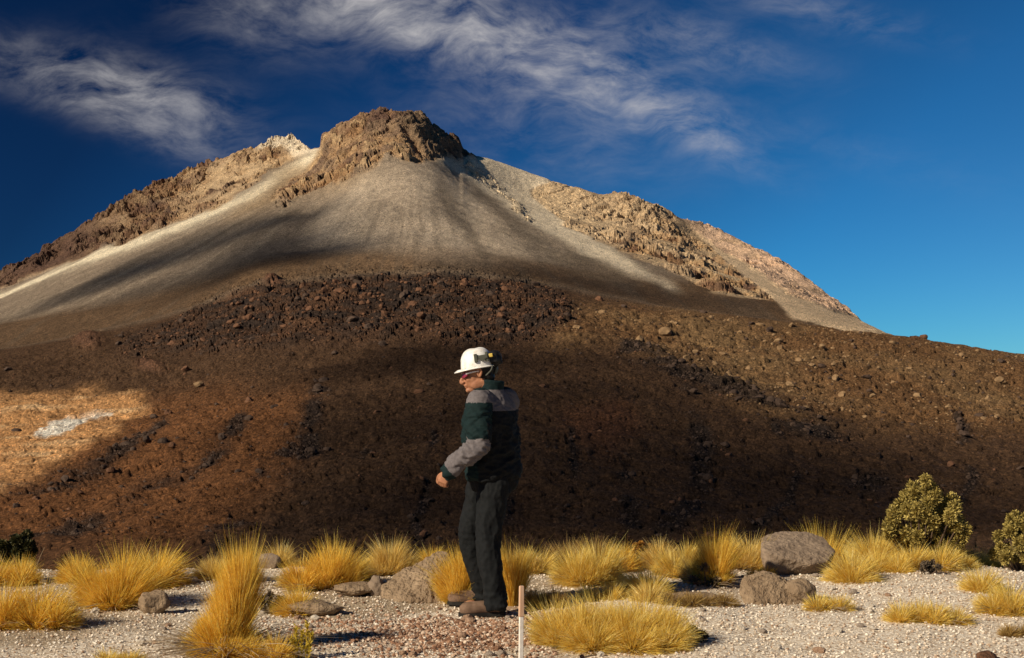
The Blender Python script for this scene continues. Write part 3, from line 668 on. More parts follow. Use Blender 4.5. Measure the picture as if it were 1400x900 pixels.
def tussock(px0, px1, pytop, pybase, label, mat=None, seed=0, lean=0.0, dense=1.0, tufts=None, upright=0.0, dead=0, name='grass_tussock', cat='grass tussock', group='golden grass tussocks on the gravel', rag=.25):
    if mat is None and seed % 3 == 0: mat = G_straw
    mat = mat or G_gold
    if not dead and px1-px0 > 55: dead = 70
    w = px1-px0; h = pybase-pytop; pc = (px0+px1)/2
    x, Y = on_ground(pc, pybase); dep = max(.3*w, .45*h)/FPX*Y*.8; Yc = Y+dep*.55; x = (pc-700)/FPX*Yc; sc = Yc/FPX; W = w*sc
    H = (pybase-pytop)*sc + (Yc-Y)*EYE/Yc*0.0
    z0 = gz(x, Yc)
    H = EYE + (500-pytop)*sc - z0          # true top at that distance
    H = max(H, .06)*(1.09 if upright < .1 else 1.02)
    rr = np.random.default_rng(seed+900)
    if tufts is None:
        n_t = max(1, int(round(w/h*1.25))); tufts = []
        for q in range(n_t):
            fx = 0 if n_t == 1 else (q/(n_t-1)-.5)
            tufts.append((fx*(1-1/n_t)*1.0, rr.uniform(-.25, .25), 1.18/n_t**.8, rr.uniform(1-rag, 1.0) if n_t > 1 else 1.0, lean+rr.uniform(-.06, .06)))
    vs, fs, n0 = [], [], 0
    for q, tf_ in enumerate(tufts):
        fx, fy, fw, fh, ln = tf_[:5]; up_ = tf_[5] if len(tf_) > 5 else upright
        rx = fw*W/2; ry = max(rx*.85, .06); hh = fh*H
        n_ = int(dense*min(6500, max(500, 40000*rx*hh+700)))
        v, f = tuft(rx, ry, hh, (ln, 0), n_, seed*31+q*7+1, .0029, upright=up_)
        v = v+np.array([fx*W, fy*dep*1.2, 0]); vs.append(v); fs.append(f+n0); n0 += len(v)
    v = np.concatenate(vs); v[:, 2] = np.maximum(v[:, 2], -.02)
    o = link(name, mesh_np(name, v, np.concatenate(fs), [mat], False), None, (x, Yc, z0)); tag(o, label, cat, group)
    if dead:                                   # bleached dead blades hanging round the foot
        a = rr.random(dead)*6.28; r = .5+.5*rr.random(dead)
        root = np.stack([np.cos(a)*r*W*.33, np.sin(a)*r*dep*.6, np.zeros(dead)+.01], 1)
        d = np.stack([np.cos(a)*.75, np.sin(a)*.75, .25+.6*rr.random(dead)], 1)+rr.normal(size=(dead, 3))*.2; d /= np.linalg.norm(d, axis=1)[:, None]
        v, f = blades(dead, root, d, H*(.2+.25*rr.random(dead))+.05, .5+.4*rr.random(dead), .005, seed+55, .12)
        v[:, 2] = np.maximum(v[:, 2], 0.0)
        c_ = link('dead_blades', mesh_np('dead_blades', v, f, [G_dead], False), o); c_['label'] = 'bleached dead blades drooping around the foot'
    return o
tussock(-25, 46, 752, 802, 'golden tussock at the left edge, behind the bigger rounded one', seed=1)
tussock(-30, 104, 783, 862, 'big rounded golden tussock cut by the left edge of the picture', seed=2, lean=.08, dead=160, tufts=[(-.25, 0, .6, 1, .0), (.1, 0, .62, .95, .12), (.3, -.2, .42, .7, .25)])
tussock(114, 200, 739, 829, 'large bushy golden tussock standing behind the pointed brown stone', G_gold, seed=3, lean=.06, tufts=[(-.22, -.1, .62, .82, -.05), (.12, .1, .7, 1, .1), (.0, -.3, .7, .7, .0)])
tussock(184, 246, 741, 803, 'golden tussock growing against the right of the large bushy one, its flank in shadow', seed=4, lean=.1)
tussock(252, 372, 752, 900, 'tallest golden tussock, a plume rising to a wispy tip', seed=5, dead=420, tufts=[(-.16, -.1, .56, .40, -.04, .1), (.10, .0, .52, .38, .04, .1), (-.08, 0, .46, .56, .03, .5), (.02, .1, .40, .70, .03, .65), (.09, .1, .30, .86, .03, .8), (.13, .1, .18, 1.0, .035, .88), (.02, -.3, .78, .28, .03, 0)], upright=.2, dense=1.25)
tussock(272, 345, 742, 797, 'golden tussock half hidden behind the tall plume', seed=6, lean=.12)
tussock(330, 392, 858, 905, 'small golden tuft at the foot of the tall plume', seed=7)
tussock(134, 192, 878, 912, 'low pale tuft at the bottom edge left of the tall plume', G_yell, seed=8)
tussock(362, 400, 737, 774, 'small golden tuft above the small grey rock', seed=9)
tussock(384, 488, 727, 808, 'broad golden tussock with ragged upright tips, left of the broad earthy boulder', seed=10, dead=160, tufts=[(-.2, 0, .55, .72, .1), (.1, .1, .5, .9, .12), (.2, .1, .36, 1.0, .1), (.36, 0, .35, .72, .15)], upright=.15)
tussock(385, 430, 793, 840, 'short golden tuft drooping over the low long stone', seed=11, lean=-.05, dead=80)
tussock(494, 568, 726, 787, 'golden tussock with a pointed top just above the broad earthy boulder', seed=12, dead=50, tufts=[(-.15, 0, .6, .72, -.1), (.05, 0, .38, 1.0, 0), (.25, 0, .5, .68, .15)], upright=.15)
tussock(604, 652, 738, 826, 'golden tussock between the broad earthy boulder and the man', seed=13, tufts=[(-.05, 0, .9, .85, -.02), (.1, .1, .6, 1.0, .0), (0, -.2, .9, .55, -.05)], upright=.2)
tussock(684, 716, 732, 832, 'narrow tussock in the shadow just behind the man', seed=14, upright=.4, mat=G_gold)
tussock(712, 756, 739, 784, 'small rounded yellow tuft right of the man, on the far edge', G_yell, seed=15)
tussock(750, 802, 734, 778, 'brownish gold tussock on the far edge behind the round full one', G_dull, seed=16)
tussock(762, 850, 731, 802, 'round full yellow tussock right of the man', G_yell, seed=17, tufts=[(-.18, -.1, .68, .86, -.04), (.14, .1, .7, 1.0, .05), (.0, -.3, .8, .72, 0)])
tussock(880, 924, 732, 778, 'golden tussock next to the reddish shrublet on the far edge', seed=18)
tussock(918, 962, 734, 776, 'bleached yellow tussock left of the upright pointed one', G_yell, seed=19)
tussock(952, 998, 719, 803, 'upright pointed tussock left of the large grey boulder', seed=20, upright=.3, dead=90, tufts=[(-.05, 0, .8, .78, 0), (.1, 0, .5, 1.0, .03), (.05, -.2, .9, .6, .05)])
tussock(990, 1047, 725, 778, 'fan-shaped golden tussock touching the large grey boulder on its left', seed=21, tufts=[(-.15, 0, .7, .9, -.08), (.15, 0, .75, 1, .1)])
tussock(857, 912, 764, 817, 'pale straw tussock behind the widest tussock', G_yell, seed=22, lean=-.08)
tussock(733, 946, 806, 886, 'widest tussock, a low yellow hedge-like mound in the foreground right of the stake', G_yell, seed=23, dead=260, dense=1.2,
        tufts=[(-.36, -.1, .3, .86, -.1), (-.22, -.2, .34, .95, 0), (-.08, .1, .36, 1, 0), (.06, -.15, .34, .97, 0), (.2, .1, .34, 1.0, .02), (.34, -.1, .3, .82, .12), (-.15, -.6, .4, .62, 0), (.12, -.6, .42, .6, 0), (.3, -.6, .3, .5, .05)])
tussock(722, 772, 793, 832, 'short dull tuft between the man and the widest tussock', G_dull, seed=24, upright=.3)
tussock(905, 1002, 803, 831, 'low dull tuft spreading over the brown stone behind the widest tussock', G_dull, seed=25)
tussock(1136, 1191, 743, 797, 'round tussock immediately right of the large grey boulder', G_yell, seed=26, lean=.05)
tussock(1168, 1224, 719, 778, 'tussock under the left side of the big green shrub', G_yell, seed=27)
tussock(1200, 1252, 726, 774, 'pale yellow tussock directly below the big green shrub', G_yell, seed=28)
tussock(1230, 1304, 731, 783, 'wide yellow tussock below the right side of the big green shrub, with a brown hollow', G_yell, seed=29, dead=120)
tussock(1290, 1330, 737, 768, 'low brownish tussock between the big green shrub and the pale boulder', G_dull, seed=30)
tussock(1322, 1386, 733, 768, 'yellow tussock in front of the pale boulder at the right', G_yell, seed=31)
tussock(1105, 1162, 803, 834, 'small low tuft in front of the large grey boulder', G_yell, seed=32)
tussock(1217, 1272, 808, 852, 'left of two joined tufts alone on the open gravel at right', G_yell, seed=33)
tussock(1262, 1320, 815, 853, 'right of two joined tufts alone on the open gravel at right', G_yell, seed=34, lean=.06)
tussock(1320, 1364, 769, 812, 'tussock at the right, behind the larger one at the picture edge', G_yell, seed=35)
tussock(1336, 1412, 788, 840, 'larger tussock cut by the right edge of the picture', G_yell, seed=36, tufts=[(-.2, -.1, .6, .8, -.1), (.1, 0, .65, 1, 0), (.1, -.3, .7, .7, 0)])
tussock(1370, 1410, 842, 870, 'dull tuft at the right edge below the larger tussock', G_dull, seed=37)
tussock(1117, 1134, 722, 742, 'tiny golden tuft peeping over the top of the large grey boulder', seed=38)
tussock(1185, 1240, 742, 786, 'straw coloured tuft in front of the tussocks below the green shrub', G_yell, seed=39)
tussock(98, 132, 760, 786, 'thin brownish tuft left of the large bushy tussock', G_dull, seed=40, dense=.5)
tussock(272, 296, 757, 780, 'thin brown tuft in the shade behind the tall plume', G_dull, seed=41, dense=.5)
tussock(790, 835, 728, 770, 'dry brown topped tussock hidden behind the round full one', G_dull, seed=42)
tussock(704, 738, 744, 786, 'low golden tuft right behind the legs of the man on the far edge', seed=51)
tussock(832, 868, 736, 780, 'golden tuft squeezed between the round full tussock and the reddish shrublet', seed=52)
tussock(900, 940, 742, 786, 'yellow tussock in the middle of the far row, right of the reddish shrublet', G_yell, seed=53)
tussock(938, 972, 752, 798, 'leaning straw tussock touching the upright pointed one on its left', seed=54, lean=-.1)
tussock(1024, 1056, 766, 789, 'small golden tuft at the left foot of the large grey boulder', seed=55)
tussock(440, 502, 752, 800, 'golden tussock between the ragged broad tussock and the pointed-top one', seed=57, lean=.08)
tussock(84, 128, 752, 800, 'small golden tussock left of the large bushy one', G_gold, seed=58)
tussock(1246, 1292, 726, 766, 'yellow tuft hiding the foot of the big green shrub', G_yell, seed=59)
tussock(1284, 1330, 744, 778, 'bushy yellow tuft right of the brown-hollowed tussock', G_yell, seed=60)
tussock(574, 612, 742, 778, 'golden tuft showing above the broad earthy boulder', G_gold, seed=61)
tussock(795, 850, 788, 822, 'yellow tuft between the round full tussock and the widest one', G_yell, seed=62)
tussock(866, 905, 790, 826, 'straw tuft directly behind the top of the widest tussock', G_straw, seed=63)
# dead stalk, greenish stalks
def stalks(name, px, pybase, specs, mat, label, cat, w=.008, knobs=False):
    x, Y = on_ground(px, pybase); sc = Y/FPX; vs, fs, n0 = [], [], 0
    for dx, hgt, ln in specs:
        n_ = 7; ts = np.linspace(0, 1, n_)
        ctr = np.stack([dx*sc+ln*sc*ts**1.5, .02*np.sin(dx)+0*ts, hgt*sc*ts], 1)
        ring = np.stack([np.cos(np.arange(6)/6*6.283), np.sin(np.arange(6)/6*6.283), np.zeros(6)], 1)
        ww = w*(1-.55*ts)/2
        v = (ctr[:, None]+ring[None]*ww[:, None, None]).reshape(-1, 3)
        i = np.arange(n_*6).reshape(n_, 6); f = np.stack([i[:-1], np.roll(i[:-1], -1, 1), np.roll(i[1:], -1, 1), i[1:]], -1).reshape(-1, 4)
        vs.append(v); fs.append(f+n0); n0 += len(v)
        if knobs:
            m_ = 90; rr = np.random.default_rng(int(px+dx*7)); tt = rr.random(m_)**.8; root = np.stack([np.interp(tt, ts, ctr[:, 0]), np.interp(tt, ts, ctr[:, 1]), np.interp(tt, ts, ctr[:, 2])], 1)
            a = rr.random(m_)*6.28; d = np.stack([np.cos(a)*.6, np.sin(a)*.6, .8+0*a], 1)
            v, f = blades(m_, root, d, .018+.016*rr.random(m_), .2*np.ones(m_), .008, int(px)); vs.append(v); fs.append(f+n0); n0 += len(v)
    o = link(name, mesh_np(name, np.concatenate(vs), np.concatenate(fs), [mat], False), None, (x, Y, gz(x, Y)-.01)); return tag(o, label, cat)
stalks('stalky_plant', 412, 902, [(-6, 48, -2), (0, 40, 1), (6, 52, 3), (10, 38, 4), (-10, 30, -4)], G_green, 'greenish yellow plant of upright leafy stalks right of the tall plume', 'plant', .006, True)
stalks('dry_stalk', 46, 796, [(0, 46, 15)], G_dead, 'single bare dry stalk leaning behind the left-edge tussock', 'stalk', .009)

# ------------------------------------------------------------------ shrubs
bark, t, b = new_mat('shrub_bark'); b.inputs['Base Color'].default_value = (.09, .06, .04, 1)
def leaf_mat(name, stops):
    m = grass_mat(name, stops, .15); return m
F_olive = leaf_mat('olive_leaves', [(0, (.13, .10, .03)), (.5, (.33, .255, .065)), (1, (.54, .42, .13))])
F_dark = leaf_mat('dark_green_leaves', [(0, (.022, .026, .010)), (.6, (.06, .06, .02)), (1, (.15, .12, .04))])
F_rust = leaf_mat('rusty_leaves', [(0, (.22, .09, .02)), (.5, (.42, .20, .04)), (1, (.55, .32, .06))])
F_grey = leaf_mat('grey_twigs', [(0, (.05, .04, .03)), (.6, (.13, .10, .07)), (1, (.24, .18, .12))])
def tubes(paths, nseg=6):
    vs, fs, n0 = [], [], 0
    for pts, rad in paths:
        pts = np.asarray(pts, float); n_ = len(pts); tg = np.gradient(pts, axis=0); tg /= np.linalg.norm(tg, axis=1)[:, None]+1e-9
        u = np.cross(tg, np.array([.3, .9, .2])); u /= np.linalg.norm(u, axis=1)[:, None]+1e-9; w = np.cross(tg, u)
        a = np.arange(nseg)/nseg*6.2832
        v = (pts[:, None]+(u[:, None]*np.cos(a)[None, :, None]+w[:, None]*np.sin(a)[None, :, None])*np.asarray(rad)[:, None, None]).reshape(-1, 3)
        i = np.arange(n_*nseg).reshape(n_, nseg); f = np.stack([i[:-1], np.roll(i[:-1], -1, 1), np.roll(i[1:], -1, 1), i[1:]], -1).reshape(-1, 4)
        vs.append(v); fs.append(f+n0); n0 += len(v)
    return np.concatenate(vs), np.concatenate(fs)
def shrub(px0, px1, pytop, pybase, Y, label, mat, seed, n_lobes=26, group=None, leaf=.016, per=420, tops=None):
    rr = np.random.default_rng(seed); sc = Y/FPX; pc = (px0+px1)/2; x = (pc-700)*sc; z0 = gz(x, Y)
    W = (px1-px0)*sc; H = EYE+(500-pytop)*sc-z0
    root = thing('shrub', label, 'shrub', (x, Y, z0-.01), group)
    lobes = []
    for q in range(n_lobes):
        if tops and q < len(tops): fx, fz = tops[q]; fy = rr.uniform(-.25, .15)
        else:
            fx = rr.uniform(-.5, .5); fy = rr.uniform(-.4, .4); zmax = np.interp(fx, [-.5, -.3, -.1, .05, .3, .5], [.48, .7, .86, .86, .68, .55]); fz = rr.uniform(.22, zmax)
        lobes.append(np.array([fx*W*.86, fy*W*.75, fz*H]))
    paths = []
    for c_ in lobes:
        b0 = np.array([c_[0]*.12, c_[1]*.12, 0]); m_ = (b0*.4+c_*.6)+np.array([0, 0, -.08*H])
        paths.append(([b0, b0*.6+m_*.4, m_, c_], [.012, .010, .008, .004]))
    v, f = tubes(paths); link('branches', mesh_np('branches', v, f, [bark]), root)
    vs, fs, n0 = [], [], 0
    for q, c_ in enumerate(lobes):
        r_ = W*rr.uniform(.045, .085); m_ = per
        d = rr.normal(size=(m_, 3)); d /= np.linalg.norm(d, axis=1)[:, None]
        rad = r_*(.55+.55*rr.random(m_)**.6)*(1+.45*perlin(d*2.2+q*5))
        el = np.array([.9, .9, 1.25])
        pos = c_+d*rad[:, None]*el
        # leafy sprigs: small clumps of faces pointing outward and up
        d2 = d+np.array([0, 0, .5])+rr.normal(size=(m_, 3))*.35; d2 /= np.linalg.norm(d2, axis=1)[:, None]
        v, f = blades(m_, pos-d*r_*.1, d2, leaf*(.8+.9*rr.random(m_)), .2*np.ones(m_), leaf*.75, seed*13+q)
        vs.append(v); fs.append(f+n0); n0 += len(v)
    link('foliage', mesh_np('foliage', np.concatenate(vs), np.concatenate(fs), [mat], False), root); return root
shrub(1200, 1320, 648, 745, 11.3, 'big olive green shrub with knobbly upright branches, behind the right-hand tussocks', F_olive, 3, 66,
      tops=[(.0, .95), (.03, .84), (-.2, .76), (-.3, .66), (.12, .78), (-.12, .80), (.36, .70), (-.48, .36), (.5, .5), (-.22, .62), (-.38, .55), (.2, .72), (.3, .66), (.42, .66), (.46, .55), (-.08, .82), (.08, .86), (-.44, .42)])
shrub(1360, 1440, 686, 752, 11.2, 'olive shrub cut by the right edge beside the pale rounded boulder', F_olive, 5, 56)
shrub(-14, 48, 712, 768, 11.6, 'dark green shrub at the left edge behind the golden tussocks', F_dark, 9, 40)
shrub(854, 892, 729, 766, 11.4, 'small rusty reddish shrublet on the far edge among golden tussocks', F_rust, 15, 16, leaf=.012)
shrub(930, 966, 855, 882, 8.25, 'dark twiggy dead shrublet at the right end of the widest tussock', F_grey, 19, 14, leaf=.02, per=60)
shrub(1258, 1284, 760, 784, 10.75, 'grey brown twiggy shrublet in the hollow of the tussock below the green shrub', F_grey, 23, 10, leaf=.016, per=90)
shrub(945, 985, 766, 800, 10.25, 'grey twiggy shrublet at the foot of the upright pointed tussock', F_grey, 27, 12, leaf=.018, per=80)
shrub(355, 392, 800, 838, 9.25, 'grey brown dead twigs beside the right foot of the tall plume', F_grey, 29, 12, leaf=.02, per=60)

# ------------------------------------------------------------------ survey stake
white, t, b = new_mat('white_paint')
tcx = t.node('ShaderNodeTexCoord').outputs['Object']; n = t.noise(tcx, 30, 5, .6)
t.l.new(t.ramp(n, [(.3, (.62, .55, .48)), (.6, (.80, .76, .70))]), b.inputs['Base Color'])
wood, t, b = new_mat('pale_wood')
tcx = t.node('ShaderNodeTexCoord').outputs['Object']; mpn = t.node('ShaderNodeMapping'); t.l.new(tcx, mpn.inputs[0]); mpn.inputs['Scale'].default_value = (60, 60, 4)
n = t.noise(mpn.outputs[0], 1, 5, .6); t.l.new(t.ramp(n, [(.3, (.50, .30, .19)), (.7, (.72, .51, .36))]), b.inputs['Base Color'])
def box(w, d, z0, z1, bev=.003, taper=1.0, jit=0):
    import bmesh
    bm = bmesh.new(); bmesh.ops.create_cube(bm, size=1.0)
    for v in bm.verts:
        k_ = taper if v.co.z > 0 else 1
        v.co = Vector((v.co.x*w*k_, v.co.y*d*k_, z0 if v.co.z < 0 else z1))
    bmesh.ops.bevel(bm, geom=bm.edges[:], offset=bev, segments=2, affect='EDGES'); me = bpy.data.meshes.new('box'); bm.to_mesh(me); bm.free(); return me
x, Y = on_ground(712, 912)
st_ = thing('survey_stake', 'thin white wooden stake with a bare top, driven into gravel near the man', 'stake', (x, Y, gz(x, Y)), None, (0, R(.6), R(18)))
me = box(.022, .018, -.04, .275, .002); me.materials.append(white); link('painted_shaft', me, st_)
me = box(.027, .021, .274, .438, .003, .9); me.materials.append(wood); link('bare_wood_top', me, st_)

# ------------------------------------------------------------------ the man
XO, YO = 668.0, EYE*FPX/(835-500.0)
MSC = FPX/YO
def mx_(px): return (px-XO)/MSC
def mz_(py): return (835-py)/MSC
def tube_rings(pts, ra, rb, up=(0, 1, 0), n=20):
    """closed tube with elliptical sections; ra across 'up'-normal, rb along up"""
    pts = np.asarray(pts, float); tg = np.gradient(pts, axis=0); tg /= np.linalg.norm(tg, axis=1)[:, None]
    up = np.broadcast_to(np.asarray(up, float), pts.shape); v_ = up-(up*tg).sum(1)[:, None]*tg; v_ /= np.linalg.norm(v_, axis=1)[:, None]; u_ = np.cross(v_, tg)
    a = np.arange(n)/n*2*np.pi
    V_ = (pts[:, None]+u_[:, None]*np.cos(a)[None, :, None]*np.asarray(ra, float)[:, None, None]+v_[:, None]*np.sin(a)[None, :, None]*np.asarray(rb, float)[:, None, None]).reshape(-1, 3)
    m_ = len(pts); i = np.arange(m_*n).reshape(m_, n)
    f = [list(q) for q in np.stack([i[:-1], i[1:], np.roll(i[1:], -1, 1), np.roll(i[:-1], -1, 1)], -1).reshape(-1, 4)]
    c0, c1 = len(V_), len(V_)+1; V_ = np.concatenate([V_, pts[:1], pts[-1:]])
    for q in range(n): f.append([c0, i[0, q], i[0, (q+1) % n]]); f.append([c1, i[-1, (q+1) % n], i[-1, q]])
    return V_, f
def resample(P_, n):
    P_ = np.asarray(P_, float); t0 = np.linspace(0, 1, len(P_)); t1 = np.linspace(0, 1, n)
    K = P_[:, None] if P_.ndim == 1 else P_
    s = t1*(len(P_)-1); i = np.clip(np.floor(s).astype(int), 0, len(P_)-2); f = (s-i)[:, None]
    p0 = K[np.maximum(i-1, 0)]; p1 = K[i]; p2 = K[i+1]; p3 = K[np.minimum(i+2, len(K)-1)]
    o = .5*((2*p1)+(-p0+p2)*f+(2*p0-5*p1+4*p2-p3)*f**2+(-p0+3*p1-3*p2+p3)*f**3)
    return o[:, 0] if P_.ndim == 1 else o
def limb(pts, ra, rb=None, up=(0, 1, 0), n=18, m=24):
    rb = ra if rb is None else rb
    return tube_rings(resample(pts, m), resample(ra, m), resample(rb, m), up, n)
def ell(c_, r, rot=None, sub=3):
    v, f = ICO[sub]; v = v*np.asarray(r)
    if rot is not None: v = v@np.array(rot.to_matrix()).T
    return v+np.asarray(c_), [list(q) for q in f]
def fuse(name, parts, voxel, smooth=4, fac=.5):
    vs, fs, n0 = [], [], 0
    for v, f in parts: vs += [tuple(q) for q in v]; fs += [[int(a)+n0 for a in q] for q in f]; n0 += len(v)
    me = bpy.data.meshes.new(name+'_raw'); me.from_pydata(vs, [], fs); o = bpy.data.objects.new(name+'_raw', me); COL.objects.link(o)
    m = o.modifiers.new('r', 'REMESH'); m.mode = 'VOXEL'; m.voxel_size = voxel
    s = o.modifiers.new('s', 'SMOOTH'); s.iterations = smooth; s.factor = fac
    dg = bpy.context.evaluated_depsgraph_get(); dg.update()
    out = bpy.data.meshes.new_from_object(o.evaluated_get(dg)); out.name = name
    bpy.data.objects.remove(o); bpy.data.meshes.remove(me)
    out.polygons.foreach_set('use_smooth', np.ones(len(out.polygons), bool)); return out
def mverts(me): a = np.zeros(len(me.vertices)*3, np.float32); me.vertices.foreach_get('co', a); return a.reshape(-1, 3).astype(float)
def mnorms(me): a = np.zeros(len(me.vertices)*3, np.float32); me.vertex_normals.foreach_get('vector', a); return a.reshape(-1, 3).astype(float)
def setverts(me, v): me.vertices.foreach_set('co', np.ascontiguousarray(v, np.float32).ravel()); me.update()
def fcent(me): a = np.zeros(len(me.polygons)*3, np.float32); me.polygons.foreach_get('center', a); return a.reshape(-1, 3).astype(float)

person = thing('person', 'man in white hard hat and dark green and grey jacket, walking left, head lowered', 'person', (mx_(XO)+(XO-700)/FPX*YO, YO, gz((XO-700)/FPX*YO, YO)))
yaw = R(30); Fw = np.array([-math.cos(yaw), math.sin(yaw), 0]); Lt = np.array([-math.sin(yaw), -math.cos(yaw), 0])
# skeleton
sh_n = np.array([-.062, -.165, 1.375]); el_n = np.array([mx_(653), -.255, mz_(604)]); wr_n = np.array([mx_(613), -.235, mz_(640)])
sh_f = np.array([.115, .165, 1.375]); el_f = np.array([.06, .27, 1.10]); wr_f = np.array([-.07, .22, .92])
hip_n = np.array([mx_(676), -.085, .90]); kn_n = np.array([mx_(668), -.115, .47]); an_n = np.array([mx_(676), -.13, .085])
hip_f = np.array([mx_(664), .085, .90]); kn_f = np.array([mx_(643), .14, .50]); an_f = np.array([mx_(657), .215, .085])
spine = np.array([[.03, 0, .86], [.03, 0, .98], [.02, 0, 1.12], [.015, 0, 1.26], [.02, 0, 1.36], [.02, 0, 1.43]])
neck0 = np.array([.022, 0, 1.40]); HC = np.array([mx_(654), 0, mz_(508)])    # skull centre
# skin
skin, t, b = new_mat('skin')
tcx = t.node('ShaderNodeTexCoord').outputs['Object']; n = t.noise(tcx, 40, 4, .6)
t.l.new(t.ramp(n, [(.3, (.28, .122, .066)), (.7, (.38, .178, .10))]), b.inputs['Base Color']); b.inputs['Roughness'].default_value = .5
b.inputs['Subsurface Weight'].default_value = .08; b.inputs['Subsurface Radius'].default_value = (.01, .004, .002)
from mathutils import Euler
tilt_h = Euler((0, R(-12), 0))          # chin down: rotate about Y so that the face (-X) drops
def hd(x, y, z): return HC + np.array(tilt_h.to_matrix() @ Vector((x, y, z)))
parts = []
parts.append(tube_rings(resample(spine[:, :], 20), resample([.115, .105, .11, .125, .12, .07], 20), resample([.15, .14, .15, .175, .165, .08], 20), up=Lt, n=24))
parts.append(limb([neck0-np.array([0, 0, .05]), neck0+np.array([-.01, 0, .04]), HC+np.array([.02, 0, -.05])], [.07, .058, .06], [.07, .06, .062]))
parts.append(ell(hd(.012, 0, .03), (.098, .076, .092), tilt_h)); parts.append(ell(hd(-.045, 0, -.035), (.052, .058, .075), tilt_h))
parts.append(ell(hd(-.055, 0, -.095), (.036, .034, .026), tilt_h)); parts.append(ell(hd(-.088, 0, -.098), (.017, .022, .017), tilt_h))
parts.append(ell(hd(-.018, -.046, -.070), (.048, .016, .034), tilt_h)); parts.append(ell(hd(-.018, .046, -.070), (.048, .016, .034), tilt_h))
parts.append(limb([hd(-.092, 0, .015), hd(-.106, 0, -.008), hd(-.121, 0, -.034), hd(-.112, 0, -.044), hd(-.09, 0, -.042)], [.008, .010, .0135, .014, .008], m=12, n=12))
parts.append(ell(hd(-.106, -.011, -.040), (.011, .009, .008), tilt_h)); parts.append(ell(hd(-.106, .011, -.040), (.011, .009, .008), tilt_h))
parts.append(ell(hd(-.096, 0, -.064), (.014, .022, .0065), tilt_h)); parts.append(ell(hd(-.094, 0, -.076), (.013, .019, .007), tilt_h))
parts.append(ell(hd(-.082, 0, .020), (.02, .045, .013), tilt_h))
for s in (-1, 1):
    parts.append(ell(hd(-.062, s*.040, -.030), (.026, .016, .022), tilt_h))
    parts.append(ell(hd(-.082, s*.030, .002), (.013, .013, .010), tilt_h))
    parts.append(limb([hd(.006, s*.073, -.030), hd(.018, s*.083, -.012), hd(.024, s*.087, .012), hd(.008, s*.084, .026), hd(-.004, s*.078, .012), hd(-.004, s*.076, -.012), hd(.004, s*.073, -.03)], [.006, .0075, .0075, .0075, .006, .006, .006], m=26, n=10))
    parts.append(ell(hd(.008, s*.074, 0), (.014, .006, .022), tilt_h))
def arm(sh, el, wr): return limb([sh+np.array([.02, 0, .02]), sh, sh*.5+el*.5, el, el*.45+wr*.55, wr], [.05, .056, .048, .042, .042, .028], m=30)
parts += [arm(sh_n, el_n, wr_n), arm(sh_f, el_f, wr_f)]
def leg(h_, k_, a_): return limb([h_+np.array([0, 0, .03]), h_, h_*.55+k_*.45, k_, k_*.6+a_*.4, a_, a_-np.array([0, 0, .04])], [.08, .092, .075, .056, .056, .04, .038], m=30)
parts += [leg(hip_n, kn_n, an_n), leg(hip_f, kn_f, an_f)]
for a_, s in ((an_n, 1), (an_f, 1)):
    parts.append(limb([a_+np.array([.04, 0, -.05]), a_+np.array([0, 0, -.045]), a_+np.array([-.08, 0, -.055]), a_+np.array([-.15, 0, -.062])], [.028, .035, .036, .022], [.03, .035, .042, .028], m=14))
def hand(wr, fd, nrm_, thumb_side, parts):
    """palm along fd, palm facing nrm_, thumb to thumb_side; fingers curl toward nrm_"""
    fd = fd/np.linalg.norm(fd); nrm_ = nrm_-nrm_@fd*fd; nrm_ /= np.linalg.norm(nrm_); sd_ = np.cross(fd, nrm_)
    if sd_@thumb_side < 0: sd_ = -sd_
    parts.append(limb([wr-fd*.02, wr+fd*.015, wr+fd*.045, wr+fd*.076], [.023, .026, .036, .034], [.019, .017, .016, .013], up=nrm_, m=14, n=16))
    for q, (off, ln) in enumerate([(.029, .068), (.0095, .078), (-.010, .073), (-.028, .057)]):
        p0 = wr+fd*.066+sd_*off*.92; pts = [p0-fd*.02, p0]; ang = R(38); p = p0
        for sfrac, bend in ((.45, 52), (.31, 48), (.24, 30)):
            d_ = fd*math.cos(ang)+nrm_*math.sin(ang)+sd_*off*1.2; p = p+d_*ln*sfrac; pts.append(p); ang += R(bend)
        parts.append(limb(pts, [.009, .0098, .009, .0083, .0066], m=16, n=10))
    p0 = wr+fd*.02+sd_*.022
    parts.append(limb([p0, p0+fd*.024+sd_*.020+nrm_*.008, p0+fd*.052+sd_*.026+nrm_*.020, p0+fd*.074+sd_*.022+nrm_*.030], [.014, .0125, .010, .0075], m=14, n=10))
hand(wr_n, np.array([-.38, .02, -.92]), np.array([.35, .85, -.1]), np.array([-1, 0, -.2]), parts)
hand(wr_f, np.array([-.3, -.02, -.95]), np.array([.3, -.9, 0]), np.array([-1, 0, -.2]), parts)
me = fuse('body', parts, .0045, 3, .5); me.materials.append(skin); link('body', me, person)
